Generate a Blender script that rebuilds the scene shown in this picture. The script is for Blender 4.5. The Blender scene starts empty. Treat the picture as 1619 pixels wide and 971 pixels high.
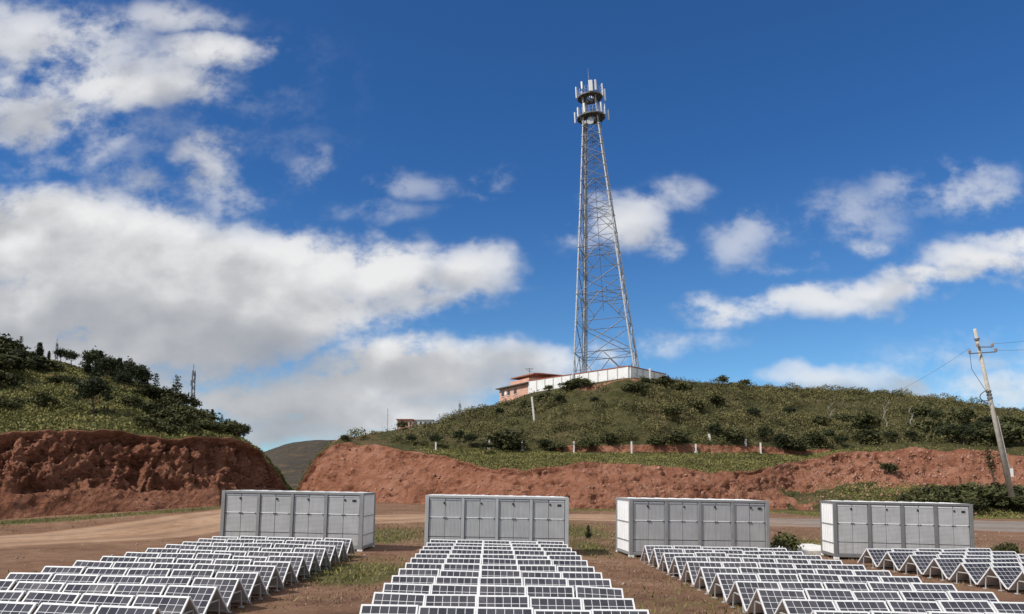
import bpy, math, random
import numpy as np
from mathutils import Vector, Matrix, Euler
random.seed(7)
RNG = np.random.default_rng(11)
R = math.radians
scene = bpy.context.scene
COL = scene.collection

# ------------------------------------------------------------------ camera
F, PX, HOR, CAMH, PITCH = 1220.0, 780.0, 763.0, 3.2, R(6)
PY = HOR - F * math.tan(PITCH)
cd = bpy.data.cameras.new('camera')
cd.sensor_width = 36.0
cd.lens = 36.0 * F / 1619.0
cd.shift_x = (809.5 - PX) / 1619.0
cd.shift_y = (PY - 485.5) / 1619.0
cd.clip_start, cd.clip_end = 0.2, 20000
cam = bpy.data.objects.new('camera', cd)
COL.objects.link(cam)
cam.location = (0, 0, CAMH)
cam.rotation_euler = (R(90) + PITCH, 0, 0)
scene.camera = cam


def ray(px, py):
    a, b = (px - PX) / F, (PY - py) / F
    return np.array([a, math.cos(PITCH) - math.sin(PITCH) * b, math.sin(PITCH) + math.cos(PITCH) * b])


def at(px, py, Y):
    d = ray(px, py)
    return np.array([0, 0, CAMH]) + d * (Y / d[1])


def proj(P):
    P = np.asarray(P, float) - np.array([0, 0, CAMH])
    dep = P[..., 1] * math.cos(PITCH) + P[..., 2] * math.sin(PITCH)
    up = -P[..., 1] * math.sin(PITCH) + P[..., 2] * math.cos(PITCH)
    return PX + F * P[..., 0] / dep, PY - F * up / dep


# ------------------------------------------------------------------ noise
def _hash(ix, iy, iz, seed):
    h = (ix * 374761393 + iy * 668265263 + iz * 2147483647 + seed * 974634211) & 0xFFFFFFFF
    h = ((h ^ (h >> 13)) * 1274126177) & 0xFFFFFFFF
    h = ((h ^ (h >> 15)) * 2246822519) & 0xFFFFFFFF
    return ((h ^ (h >> 16)) & 0xFFFFFF) / float(0xFFFFFF)


def vnoise(x, y, z, seed=0):
    x, y, z = np.broadcast_arrays(np.asarray(x, float), np.asarray(y, float), np.asarray(z, float))
    ix, iy, iz = [np.floor(a).astype(np.int64) for a in (x, y, z)]
    fx, fy, fz = x - ix, y - iy, z - iz
    fx, fy, fz = [a * a * (3 - 2 * a) for a in (fx, fy, fz)]
    r = 0
    for dx in (0, 1):
        for dy in (0, 1):
            for dz in (0, 1):
                w = (fx if dx else 1 - fx) * (fy if dy else 1 - fy) * (fz if dz else 1 - fz)
                r = r + w * _hash(ix + dx, iy + dy, iz + dz, seed)
    return r * 2 - 1


def fbm(x, y, z, s, octv=4, seed=0, gain=.5):
    r, a = 0, 1.0
    for o in range(octv):
        r = r + a * vnoise(np.asarray(x) / s, np.asarray(y) / s, np.asarray(z) / s, seed + o)
        s, a = s / 2.03, a * gain
    return r


def smooth(a, b, x):
    t = np.clip((np.asarray(x, float) - a) / (b - a), 0, 1)
    return t * t * (3 - 2 * t)


# ------------------------------------------------------------------ materials
def nodes_of(mat):
    mat.use_nodes = True
    nt = mat.node_tree
    return nt, nt.nodes['Principled BSDF']


class NB:
    """small node builder"""
    def __init__(self, nt): self.nt = nt

    def n(self, t, **kw):
        nd = self.nt.nodes.new(t)
        for k, v in kw.items(): setattr(nd, k, v)
        return nd

    def put(self, sock, v):
        if isinstance(v, bpy.types.NodeSocket): self.nt.links.new(v, sock)
        else: sock.default_value = v

    def math(self, op, a, b=0.0, c=None, clamp=False):
        nd = self.n('ShaderNodeMath', operation=op, use_clamp=clamp)
        self.put(nd.inputs[0], a); self.put(nd.inputs[1], b)
        if c is not None: self.put(nd.inputs[2], c)
        return nd.outputs[0]

    def noise(self, vec, scale, detail=4, rough=.55, color=False):
        nd = self.n('ShaderNodeTexNoise')
        if vec is not None: self.put(nd.inputs['Vector'], vec)
        nd.inputs['Scale'].default_value = scale
        nd.inputs['Detail'].default_value = detail
        nd.inputs['Roughness'].default_value = rough
        return nd.outputs['Color' if color else 'Fac']

    def ramp(self, fac, stops):
        nd = self.n('ShaderNodeValToRGB')
        self.put(nd.inputs[0], fac)
        el = nd.color_ramp.elements
        while len(el) < len(stops): el.new(.5)
        for e, (p, c) in zip(el, stops):
            e.position = p
            e.color = (*c, 1) if len(c) == 3 else c
        return nd.outputs[0]

    def mix(self, fac, a, b, blend='MIX'):
        nd = self.n('ShaderNodeMix', data_type='RGBA', blend_type=blend)
        self.put(nd.inputs[0], fac)
        self.put(nd.inputs[6], (*a, 1) if isinstance(a, tuple) else a)
        self.put(nd.inputs[7], (*b, 1) if isinstance(b, tuple) else b)
        return nd.outputs[2]

    def map(self, v, a, b, c=0., d=1.):
        nd = self.n('ShaderNodeMapRange', interpolation_type='SMOOTHSTEP')
        self.put(nd.inputs[0], v)
        for i, x in enumerate((a, b, c, d)): self.put(nd.inputs[i + 1], x)
        return nd.outputs[0]

    def bump(self, h, strength, dist):
        nd = self.n('ShaderNodeBump')
        self.put(nd.inputs['Height'], h)
        nd.inputs['Strength'].default_value = strength
        nd.inputs['Distance'].default_value = dist
        return nd.outputs[0]

    def scalevec(self, v, s):
        nd = self.n('ShaderNodeMapping')
        self.put(nd.inputs[0], v)
        nd.inputs['Scale'].default_value = s
        return nd.outputs[0]

    def attr(self, name):
        nd = self.n('ShaderNodeAttribute', attribute_name=name)
        return nd.outputs['Fac']

    def coord(self, which='Object'):
        return self.n('ShaderNodeTexCoord').outputs[which]


def paint(name, col, rough=.5, metal=0., var=.12, scale=3., dirt=(.25, .2, .16), dirt_amt=.25, streak=False, spec=.4):
    m = bpy.data.materials.new(name); nt, bs = nodes_of(m); b = NB(nt)
    co = b.coord()
    n1 = b.noise(co, scale, 5)
    c = b.mix(b.map(n1, .3, .7), tuple(x * (1 - var) for x in col), tuple(min(1, x * (1 + var)) for x in col))
    sv = b.scalevec(co, (9, 9, .8)) if streak else co
    n2 = b.noise(sv, scale * 1.7, 6, .65)
    c = b.mix(b.math('MULTIPLY', b.map(n2, .52, .75), dirt_amt), c, dirt)
    b.put(bs.inputs['Base Color'], c)
    b.put(bs.inputs['Roughness'], b.math('MULTIPLY_ADD', n2, .25, rough - .1))
    bs.inputs['Metallic'].default_value = metal
    bs.inputs['Specular IOR Level'].default_value = spec
    return m


M = {}
M['frame_white'] = paint('frame_white', (.68, .68, .68), .4, 0, .05, 6, (.4, .36, .3), .25)
M['leg_white'] = paint('leg_white', (.42, .42, .41), .45, 0, .08, 6, (.3, .24, .18), .4)
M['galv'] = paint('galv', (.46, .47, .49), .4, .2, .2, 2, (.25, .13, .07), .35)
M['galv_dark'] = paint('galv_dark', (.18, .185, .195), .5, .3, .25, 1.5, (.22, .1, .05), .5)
M['deck'] = paint('deck', (.15, .15, .155), .6, .3, .25, 2, (.2, .1, .05), .4)
M['antenna_white'] = paint('antenna_white', (.8, .8, .79), .4, 0, .04, 2)
M['door_grey'] = None
M['post_white'] = paint('post_white', (.7, .68, .64), .7, 0, .12, 3, (.4, .33, .25), .5)
M['concrete'] = paint('concrete', (.42, .39, .34), .85, 0, .15, 2.5, (.2, .17, .13), .5)
M['pole_dark'] = paint('pole_dark', (.06, .055, .05), .7)
M['wall_white'] = paint('wall_white', (.74, .74, .73), .75, 0, .05, .6, (.45, .36, .28), .35, True)
M['wall_pink'] = paint('wall_pink', (.60, .34, .25), .8, 0, .12, .8, (.6, .45, .36), .5)
M['brick_red'] = paint('brick_red', (.33, .1, .06), .8, 0, .15, 2, (.18, .09, .06), .5)
M['roof_red'] = paint('roof_red', (.3, .1, .06), .7, 0, .15, 2, (.12, .07, .05), .5)
M['soffit'] = paint('soffit', (.12, .09, .07), .8)
M['glass_dark'] = paint('glass_dark', (.03, .035, .04), .15)
M['bolt'] = paint('bolt', (.03, .03, .03), .5, .3)
M['wire'] = paint('wire', (.04, .045, .05), .6)
M['ceramic'] = paint('ceramic', (.3, .22, .18), .3)
M['bark'] = paint('bark', (.09, .065, .045), .9, 0, .3, 5)
M['bark_pale'] = paint('bark_pale', (.27, .25, .21), .9, 0, .2, 5)


def door_mat(name, col, horiz):
    m = bpy.data.materials.new(name); nt, bs = nodes_of(m); b = NB(nt)
    co = b.coord()
    n1 = b.noise(co, 1.3, 5)
    c = b.mix(b.map(n1, .3, .7), tuple(x * .9 for x in col), tuple(x * 1.06 for x in col))
    st = b.noise(b.scalevec(co, (14, 14, .7)), 1.2, 5, .6)
    c = b.mix(b.math('MULTIPLY', b.map(st, .48, .72), .45), c, (.27, .235, .2))
    blot = b.noise(co, .9, 7, .7)
    c = b.mix(b.math('MULTIPLY', b.map(blot, .55, .75), .3), c, (.52, .52, .52))
    wv = b.n('ShaderNodeTexWave', wave_type='BANDS', bands_direction='Z' if horiz else 'X')
    b.put(wv.inputs['Vector'], co)
    wv.inputs['Scale'].default_value = 5.5
    wv.inputs['Distortion'].default_value = .15
    b.put(bs.inputs['Base Color'], c)
    bs.inputs['Roughness'].default_value = .5
    b.put(bs.inputs['Normal'], b.bump(b.math('ADD', wv.outputs['Fac'], b.math('MULTIPLY', n1, 1.2)), .4, .012))
    return m


M['door_light'] = door_mat('door_light', (.41, .41, .413), True)
M['door_plain'] = door_mat('door_plain', (.385, .385, .388), False)
M['cont_white'] = paint('cont_white', (.78, .78, .78), .45, 0, .05, 1.5, (.35, .3, .26), .4, True)
M['cont_frame_dark'] = paint('cont_frame_dark', (.17, .17, .17), .5, 0, .1, 1.5, (.14, .12, .1), .4, True)
M['cont_frame_mid'] = paint('cont_frame_mid', (.25, .25, .25), .5, 0, .1, 1.5, (.2, .18, .16), .4, True)
M['cont_frame_light'] = paint('cont_frame_light', (.40, .405, .405), .5, 0, .07, 1.5, (.25, .22, .2), .4, True)


def cell_mat():
    m = bpy.data.materials.new('solar_cells'); nt, bs = nodes_of(m); b = NB(nt)
    uv = b.n('ShaderNodeUVMap').outputs[0]
    sp = b.n('ShaderNodeSeparateXYZ'); b.put(sp.inputs[0], uv)

    def line(sock, count, half):
        fr = b.math('FRACT', b.math('MULTIPLY', sock, count))
        d = b.math('MINIMUM', fr, b.math('SUBTRACT', 1., fr))
        return b.math('LESS_THAN', d, half)
    grid = b.math('MAXIMUM', line(sp.outputs[0], 6., .034), line(sp.outputs[1], 5., .034))
    bus = b.math('MULTIPLY', line(sp.outputs[0], 30., .06), .1)
    ip = b.n('ShaderNodeObjectInfo').outputs['Random']
    cellid = b.n('ShaderNodeCombineXYZ')
    b.put(cellid.inputs[0], b.math('FLOOR', b.math('MULTIPLY', sp.outputs[0], 6.)))
    b.put(cellid.inputs[1], b.math('FLOOR', b.math('MULTIPLY', sp.outputs[1], 5.)))
    b.put(cellid.inputs[2], b.math('MULTIPLY', ip, 50.))
    wn = b.n('ShaderNodeTexWhiteNoise'); b.put(wn.inputs[0], cellid.outputs[0])
    cell = b.mix(wn.outputs[0], (.03, .029, .038), (.066, .063, .076))
    cell = b.mix(bus, cell, (.3, .3, .32))
    wp = b.n('ShaderNodeTexCoord').outputs['Object']
    geo = b.n('ShaderNodeNewGeometry').outputs['Position']
    dust = b.map(b.noise(geo, 1.1, 6, .6), .45, .8)
    c = b.mix(grid, cell, (.62, .62, .63))
    c = b.mix(b.math('MULTIPLY', dust, .14), c, (.3, .27, .25))
    b.put(bs.inputs['Base Color'], c)
    b.put(bs.inputs['Roughness'], b.math('MULTIPLY_ADD', dust, .25, .16))
    bs.inputs['Specular IOR Level'].default_value = .45
    return m


M['cells'] = cell_mat()


def leaf_mat(name, dark, light, rough=.75, trans=.15):
    m = bpy.data.materials.new(name); nt, bs = nodes_of(m); b = NB(nt)
    geo = b.n('ShaderNodeNewGeometry')
    oi = b.n('ShaderNodeObjectInfo').outputs['Random']
    n = b.noise(geo.outputs['Position'], .3, 4, .6)
    f = b.math('ADD', b.math('MULTIPLY', geo.outputs['Random Per Island'], .4), b.math('MULTIPLY', b.map(n, .32, .68), .6))
    f = b.math('ADD', f, b.math('MULTIPLY_ADD', oi, .3, -.15), clamp=True)
    c = b.mix(f, dark, light)
    b.put(bs.inputs['Base Color'], c)
    bs.inputs['Roughness'].default_value = rough
    bs.inputs['Specular IOR Level'].default_value = .2
    return m


M['leaf_dark'] = leaf_mat('leaf_dark', (.017, .022, .010), (.06, .07, .028))
M['leaf_mid'] = leaf_mat('leaf_mid', (.025, .03, .011), (.10, .10, .038))
M['leaf_scrub'] = leaf_mat('leaf_scrub', (.036, .042, .015), (.205, .18, .075))
M['grass_green'] = leaf_mat('grass_green', (.09, .095, .028), (.27, .24, .085))
M['grass_dry'] = leaf_mat('grass_dry', (.14, .09, .055), (.34, .26, .17))
M['weed_tan'] = leaf_mat('weed_tan', (.07, .06, .028), (.2, .165, .09))
M['pebble'] = leaf_mat('pebble', (.18, .11, .08), (.5, .42, .36))


def terrain_mat(name, rocky, grass_a, grass_b, soil_a, soil_b, soil_c):
    m = bpy.data.materials.new(name); nt, bs = nodes_of(m); b = NB(nt)
    pos = b.n('ShaderNodeNewGeometry').outputs['Position']
    soil = b.attr('soil')
    n0 = b.noise(pos, .12, 3)
    n1 = b.noise(pos, .7, 6, .6)
    n2 = b.noise(pos, 3.2, 6, .65)
    sc = b.ramp(b.math('ADD', b.math('MULTIPLY', n1, .6), b.math('MULTIPLY', n0, .4)),
                [(.32, soil_c), (.47, soil_a), (.62, soil_b), (.75, tuple(min(1, x * 1.15) for x in soil_b))])
    sc = b.mix(b.math('MULTIPLY', b.map(n2, .56, .72), .5), sc, tuple(x * .5 for x in soil_a))
    vor = b.n('ShaderNodeTexVoronoi', feature='F1'); b.put(vor.inputs['Vector'], pos)
    vor.inputs['Scale'].default_value = 1.6
    stone = b.math('MULTIPLY', b.map(vor.outputs['Distance'], .22, .1), b.map(n2, .5, .6))
    sc = b.mix(b.math('MULTIPLY', stone, .45), sc, (.38, .25, .19))
    gc = b.mix(b.map(n1, .35, .65), grass_a, grass_b)
    gc = b.mix(b.math('MULTIPLY', b.map(n2, .5, .7), .5), gc, tuple(x * .45 for x in grass_a))
    gc = b.mix(b.math('MULTIPLY', b.map(n0, .52, .68), .45), gc, (.15, .105, .06))
    fac = b.map(b.math('ADD', soil, b.math('MULTIPLY_ADD', n2, .5, b.math('MULTIPLY_ADD', n1, .5, -.5))), .35, .65)
    b.put(bs.inputs['Base Color'], b.mix(fac, gc, sc))
    bs.inputs['Roughness'].default_value = .95
    bs.inputs['Specular IOR Level'].default_value = .1
    n3 = b.noise(pos, 9., 5, .7)
    vr2 = b.n('ShaderNodeTexVoronoi', feature='F1'); b.put(vr2.inputs['Vector'], b.mix(.25, pos, b.noise(pos, 2., 3, .6, True), 'ADD'))
    vr2.inputs['Scale'].default_value = 2.3 if rocky else 1.7
    b.put(bs.inputs['Normal'], b.bump(b.math('ADD', b.math('ADD', n2, b.math('MULTIPLY', n3, .5)), b.math('MULTIPLY', vr2.outputs['Distance'], .9)), 1.0, .5 if rocky else .28))
    return m


M['left_hill'] = terrain_mat('left_hill_soil', True, (.075, .08, .024), (.13, .12, .042), (.26, .11, .066), (.37, .175, .11), (.10, .04, .025))
M['tower_hill'] = terrain_mat('tower_hill_soil', False, (.05, .052, .019), (.09, .08, .035), (.245, .105, .063), (.325, .16, .105), (.12, .05, .032))


def ground_mat():
    m = bpy.data.materials.new('yard_soil'); nt, bs = nodes_of(m); b = NB(nt)
    pos = b.n('ShaderNodeNewGeometry').outputs['Position']
    g = b.attr('grass'); gr = b.attr('grey')
    n0 = b.noise(pos, .18, 4)
    n1 = b.noise(pos, 1.3, 6, .62)
    n2 = b.noise(pos, 7., 6, .7)
    sc = b.ramp(b.math('ADD', b.math('MULTIPLY', n0, .5), b.math('MULTIPLY', n1, .5)),
                [(.33, (.09, .05, .032)), (.48, (.18, .1, .063)), (.6, (.235, .14, .09)), (.72, (.26, .18, .128))])
    sc = b.mix(b.math('MULTIPLY', b.map(n2, .55, .7), .55), sc, (.06, .036, .025))
    sc = b.mix(b.math('MULTIPLY', b.map(n2, .42, .32), .4), sc, (.33, .24, .17))
    gc = b.mix(b.map(n1, .35, .65), (.06, .06, .02), (.12, .105, .042))
    gc = b.mix(b.math('MULTIPLY', b.map(n2, .52, .7), .6), gc, (.035, .034, .014))
    fac = b.map(b.math('ADD', g, b.math('MULTIPLY_ADD', n1, .9, b.math('MULTIPLY_ADD', n2, .4, -.65))), .3, .7)
    c = b.mix(fac, sc, gc)
    b.put(bs.inputs['Base Color'], c)
    bs.inputs['Roughness'].default_value = .95
    bs.inputs['Specular IOR Level'].default_value = .1
    b.put(bs.inputs['Normal'], b.bump(b.math('ADD', n2, b.math('MULTIPLY', n1, .8)), .8, .08))
    return m


def road_mat():
    m = bpy.data.materials.new('road_dirt'); nt, bs = nodes_of(m); b = NB(nt)
    pos = b.n('ShaderNodeNewGeometry').outputs['Position']
    gr = b.attr('grey'); edge = b.attr('edge'); trk = b.attr('track')
    n0 = b.noise(pos, .25, 4)
    n1 = b.noise(pos, 1.5, 6, .6)
    n2 = b.noise(pos, 8., 5, .7)
    c = b.ramp(b.math('ADD', b.math('MULTIPLY', n0, .5), b.math('MULTIPLY', n1, .5)),
               [(.35, (.235, .135, .08)), (.5, (.34, .215, .135)), (.65, (.42, .29, .195))])
    g = b.ramp(n1, [(.3, (.17, .15, .135)), (.7, (.26, .235, .215))])
    c = b.mix(b.math('MULTIPLY', gr, .9), c, g)
    c = b.mix(b.math('MULTIPLY', trk, b.map(n1, .35, .6)), c, (.14, .09, .06))
    sc = b.ramp(b.math('ADD', b.math('MULTIPLY', n0, .5), b.math('MULTIPLY', n1, .5)),
                [(.33, (.09, .05, .032)), (.48, (.18, .1, .063)), (.6, (.235, .14, .09)), (.72, (.26, .18, .128))])
    c = b.mix(b.map(b.math('ADD', edge, b.math('MULTIPLY_ADD', n1, 1., -.5)), .3, .7), c, sc)
    c = b.mix(b.math('MULTIPLY', b.map(n2, .56, .72), .4), c, (.09, .06, .045))
    b.put(bs.inputs['Base Color'], c)
    bs.inputs['Roughness'].default_value = .92
    bs.inputs['Specular IOR Level'].default_value = .15
    b.put(bs.inputs['Normal'], b.bump(b.math('ADD', n2, n1), .5, .05))
    return m


M['ground'] = ground_mat()
M['road'] = road_mat()


# ------------------------------------------------------------------ object helpers
def tag(o, label=None, cat=None, group=None, kind=None):
    if label: o['label'] = label
    if cat: o['category'] = cat
    if group: o['group'] = group
    if kind: o['kind'] = kind
    return o


def empty(name, loc=(0, 0, 0), rot=None):
    o = bpy.data.objects.new(name, None); COL.objects.link(o)
    o.empty_display_size = .3
    if rot is None: o.location = loc
    else: o.matrix_world = Matrix.Translation(loc) @ rot
    return o


def mesh_obj(name, verts, faces, mats, parent=None, idx=None, smooth_shade=False, attrs=None):
    me = bpy.data.meshes.new(name)
    verts = np.asarray(verts, np.float32)
    if isinstance(faces, np.ndarray):
        n, k = faces.shape
        me.vertices.add(len(verts)); me.vertices.foreach_set('co', verts.ravel())
        me.loops.add(n * k); me.loops.foreach_set('vertex_index', faces.astype(np.int32).ravel())
        me.polygons.add(n); me.polygons.foreach_set('loop_start', np.arange(0, n * k, k, dtype=np.int32))
        me.update(calc_edges=True)
        me.validate()
    else:
        me.from_pydata(verts.tolist(), [], faces)
    for m in (mats if isinstance(mats, (list, tuple)) else [mats]): me.materials.append(m)
    if idx is not None: me.polygons.foreach_set('material_index', np.asarray(idx, np.int32))
    if smooth_shade: me.polygons.foreach_set('use_smooth', np.ones(len(me.polygons), bool))
    for k, v in (attrs or {}).items():
        a = me.attributes.new(k, 'FLOAT', 'POINT'); a.data.foreach_set('value', np.asarray(v, np.float32).ravel())
    me.update()
    o = bpy.data.objects.new(name, me); COL.objects.link(o)
    if parent is not None: o.parent = parent
    return o


class MB:
    def __init__(self): self.v, self.f, self.i, self.uv = [], [], [], {}

    def add(self, vs, fs, mi=0):
        o = len(self.v)
        self.v += [tuple(x) for x in vs]
        self.f += [tuple(o + k for k in f) for f in fs]
        self.i += [mi] * len(fs)
        return self

    def box(self, c, s, mat=None, mi=0, bev=0.):
        x, y, z = s[0] / 2, s[1] / 2, s[2] / 2
        vs = [Vector((sx * x, sy * y, sz * z)) for sx in (-1, 1) for sy in (-1, 1) for sz in (-1, 1)]
        if mat is not None: vs = [mat @ v for v in vs]
        vs = [v + Vector(c) for v in vs]
        return self.add(vs, [(0, 1, 3, 2), (4, 6, 7, 5), (0, 4, 5, 1), (2, 3, 7, 6), (0, 2, 6, 4), (1, 5, 7, 3)], mi)

    def beam(self, a, b, w, h=None, mi=0, up=(0, 0, 1)):
        a, b = Vector(a), Vector(b); h = h or w
        d = (b - a); L = d.length; d.normalize()
        u = Vector(up)
        if abs(d.dot(u)) > .98: u = Vector((0, 1, 0))
        x = d.cross(u).normalized(); z = x.cross(d)
        m = Matrix((x, d, z)).transposed()
        return self.box((a + b) / 2, (w, L, h), m, mi)

    def tube(self, a, b, r0, r1=None, n=8, mi=0, caps=True):
        a, b = Vector(a), Vector(b); r1 = r0 if r1 is None else r1
        d = (b - a).normalized()
        u = Vector((0, 0, 1)) if abs(d.z) < .95 else Vector((1, 0, 0))
        x = d.cross(u).normalized(); y = d.cross(x)
        vs = []
        for p, r in ((a, r0), (b, r1)):
            for k in range(n):
                t = 2 * math.pi * k / n
                vs.append(p + (x * math.cos(t) + y * math.sin(t)) * r)
        fs = [(k, (k + 1) % n, n + (k + 1) % n, n + k) for k in range(n)]
        if caps: fs += [tuple(range(n))[::-1], tuple(range(n, 2 * n))]
        return self.add(vs, fs, mi)

    def path(self, pts, r, n=5, mi=0):
        for a, b in zip(pts[:-1], pts[1:]): self.tube(a, b, r, r, n, mi, False)
        return self

    def ring(self, c, r0, r1, z0, z1, n=32, mi=0):
        vs = []
        for k in range(n):
            t = 2 * math.pi * k / n; cx, sy = math.cos(t), math.sin(t)
            for r, z in ((r0, z0), (r1, z0), (r1, z1), (r0, z1)): vs.append((c[0] + r * cx, c[1] + r * sy, c[2] + z))
        fs = []
        for k in range(n):
            a, b = 4 * k, 4 * ((k + 1) % n)
            for j in range(4): fs.append((a + j, b + j, b + (j + 1) % 4, a + (j + 1) % 4))
        return self.add(vs, fs, mi)

    def build(self, name, mats, parent=None, bevel=0., smooth_shade=False):
        o = mesh_obj(name, self.v, self.f, mats, parent, self.i, smooth_shade)
        if bevel:
            md = o.modifiers.new('bevel', 'BEVEL'); md.width = bevel; md.segments = 1; md.limit_method = 'ANGLE'
        return o


def copy_tree(o, kids, parent=None):
    c = o.copy(); COL.objects.link(c)
    if parent is not None: c.parent = parent
    for ch in kids.get(o.name, []): copy_tree(ch, kids, c)
    return c


def kid_map(root):
    mp = {}
    def walk(o):
        mp[o.name] = list(o.children)
        for c in o.children: walk(c)
    walk(root)
    return mp


ORD = ['first', 'second', 'third', 'fourth', 'fifth', 'sixth', 'seventh', 'eighth', 'ninth', 'tenth', 'eleventh', 'twelfth',
       'thirteenth', 'fourteenth', 'fifteenth', 'sixteenth']

# ------------------------------------------------------------------ ground
TILT = .0178
YARD = Matrix.Rotation(math.atan(TILT), 4, 'Y')


def gz(X, Y):
    X, Y = np.asarray(X, float), np.asarray(Y, float)
    z = .18 - TILT * 70 * np.tanh(X / 70)
    z = z + .08 * np.clip(Y - 40, 0, 22) * smooth(-9, -16, X) * (1 - smooth(57, 74, Y))
    z = z + .035 * fbm(X, Y, 0., 6, 2, 5) * smooth(10, 30, Y)
    return z


def blob(X, Y, cx, cy, rx, ry):
    return np.exp(-(((X - cx) / rx) ** 2 + ((Y - cy) / ry) ** 2))


def nonuni(a, b, fine0, fine1, step, coarse):
    g = list(np.arange(fine0, fine1, step))
    x = fine0; s = step; lo = []
    while x > a: s = min(s * 1.25, coarse); x -= s; lo.append(x)
    x = g[-1]; s = step; hi = []
    while x < b: s = min(s * 1.25, coarse); x += s; hi.append(x)
    return np.array(lo[::-1] + g + hi)


def grass_mask(X, Y):
    g = 1.15 * blob(X, Y, -4.5, 25.8, 1.8, 3.4)            # patch beside the left array
    g = np.maximum(g, .85 * blob(X, Y, -6.0, 43, 2.6, 8))
    g = np.maximum(g, .7 * blob(X, Y, 5.5, 50, 3, 10))
    g = np.maximum(g, .8 * blob(X, Y, 4.6, 38, 1.2, 6))
    g = np.maximum(g, .4 * smooth(.2, .7, fbm(X, Y, 0., 5, 4, 55)) * smooth(12, 16, Y) * (X > -9) * (X < 24))
    g = np.maximum(g, .8 * blob(X, Y, 17.5, 42, 2.2, 6))
    g = np.maximum(g, .6 * blob(X, Y, 30, 40, 6, 3))
    d = np.abs(X - np.interp(Y, [14, 20, 26, 32, 45], [-13.5, -13.3, -13.2, -13.2, -13]))   # strip between road and array
    g = np.maximum(g, .7 * np.exp(-(d / 1.0) ** 2) * smooth(14, 18, Y) * (1 - smooth(40, 46, Y)))
    foot = np.interp(X, [-45, -28.5, -25, -22, -18.9, -17], [38, 44.6, 47, 50.5, 53.5, 60])                     # strip under the left cut
    g = np.maximum(g, .9 * np.exp(-((Y - foot + 1.2) / 1.6) ** 2) * (X < -15))
    g = np.maximum(g, .8 * np.exp(-((Y - 92) / 4.) ** 2) * smooth(2, 8, X) * (1 - smooth(24, 28, X)))
    g = np.maximum(g, .9 * smooth(80, 84, Y) * smooth(30, 38, X))
    g = np.maximum(g, .7 * smooth(200, 300, np.hypot(X, Y)))
    return g


xs = nonuni(-6000, 6000, -60, 75, .55, 400)
ys = nonuni(-600, 9000, 12, 112, .5, 400)
GX, GY = np.meshgrid(xs, ys)
GZ = gz(GX, GY) - .6 * smooth(150, 400, np.hypot(GX, GY))
nx, ny = len(xs), len(ys)
ii = np.arange(nx * ny).reshape(ny, nx)
quads = np.stack([ii[:-1, :-1], ii[:-1, 1:], ii[1:, 1:], ii[1:, :-1]], -1).reshape(-1, 4)
g = mesh_obj('ground', np.stack([GX, GY, GZ], -1).reshape(-1, 3), quads, M['ground'], smooth_shade=True,
             attrs={'grass': grass_mask(GX, GY), 'grey': GX * 0})
tag(g, 'brown bare yard soil with patches of thin grass', None, None, 'structure')


def ribbon(name, pts, mat, label, n=150, m=14, dz=.03):
    pts = np.array(pts, float)           # x, y, half width
    s = np.concatenate([[0], np.cumsum(np.hypot(*np.diff(pts[:, :2], axis=0).T))])
    t = np.linspace(0, s[-1], n)
    k = np.ones(9) / 9
    P = np.stack([np.interp(t, s, pts[:, j]) for j in range(3)], -1)
    for _ in range(3):
        Q = np.pad(P, ((4, 4), (0, 0)), mode='reflect', reflect_type='odd')
        P = np.stack([np.convolve(Q[:, j], k, 'valid') for j in range(3)], -1)
    T = np.gradient(P[:, :2], axis=0); T /= np.linalg.norm(T, axis=1)[:, None]
    N = np.stack([-T[:, 1], T[:, 0]], -1)
    w = np.linspace(-1, 1, m)
    rag = 1 + .16 * fbm(P[:, 0], P[:, 1], 0., 5, 3, 3)
    V = P[:, None, :2] + N[:, None, :] * (w[None, :, None] * (P[:, 2] * rag)[:, None, None])
    e = np.abs(w)[None, :] * np.ones((n, 1))
    Z = gz(V[..., 0], V[..., 1]) + dz * (1 - 2.0 * smooth(.8, 1, e))
    idx = np.arange(n * m).reshape(n, m)
    q = np.stack([idx[:-1, :-1], idx[1:, :-1], idx[1:, 1:], idx[:-1, 1:]], -1).reshape(-1, 4)
    trk = np.exp(-((e - .42) / .1) ** 2)
    o = mesh_obj(name, np.concatenate([V, Z[..., None]], -1).reshape(-1, 3), q, mat, smooth_shade=True,
                 attrs={'edge': smooth(.55, 1, e), 'grey': smooth(12, 32, V[..., 0]), 'track': trk * .8})
    return tag(o, label, None, None, 'structure')


road = ribbon('dirt_road', [(-44, 19, 5), (-31, 26, 5), (-22.5, 33.5, 5), (-19, 39.7, 4.3), (-16.6, 46.5, 4.3), (-13, 55, 5), (-7, 65, 6.5), (3, 72, 8),
                            (14, 71, 9), (26, 68, 10), (40, 67, 11), (60, 67, 12), (90, 66, 12)], M['road'],
              'pale dirt road curving past the cut hill and behind the containers')

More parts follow.
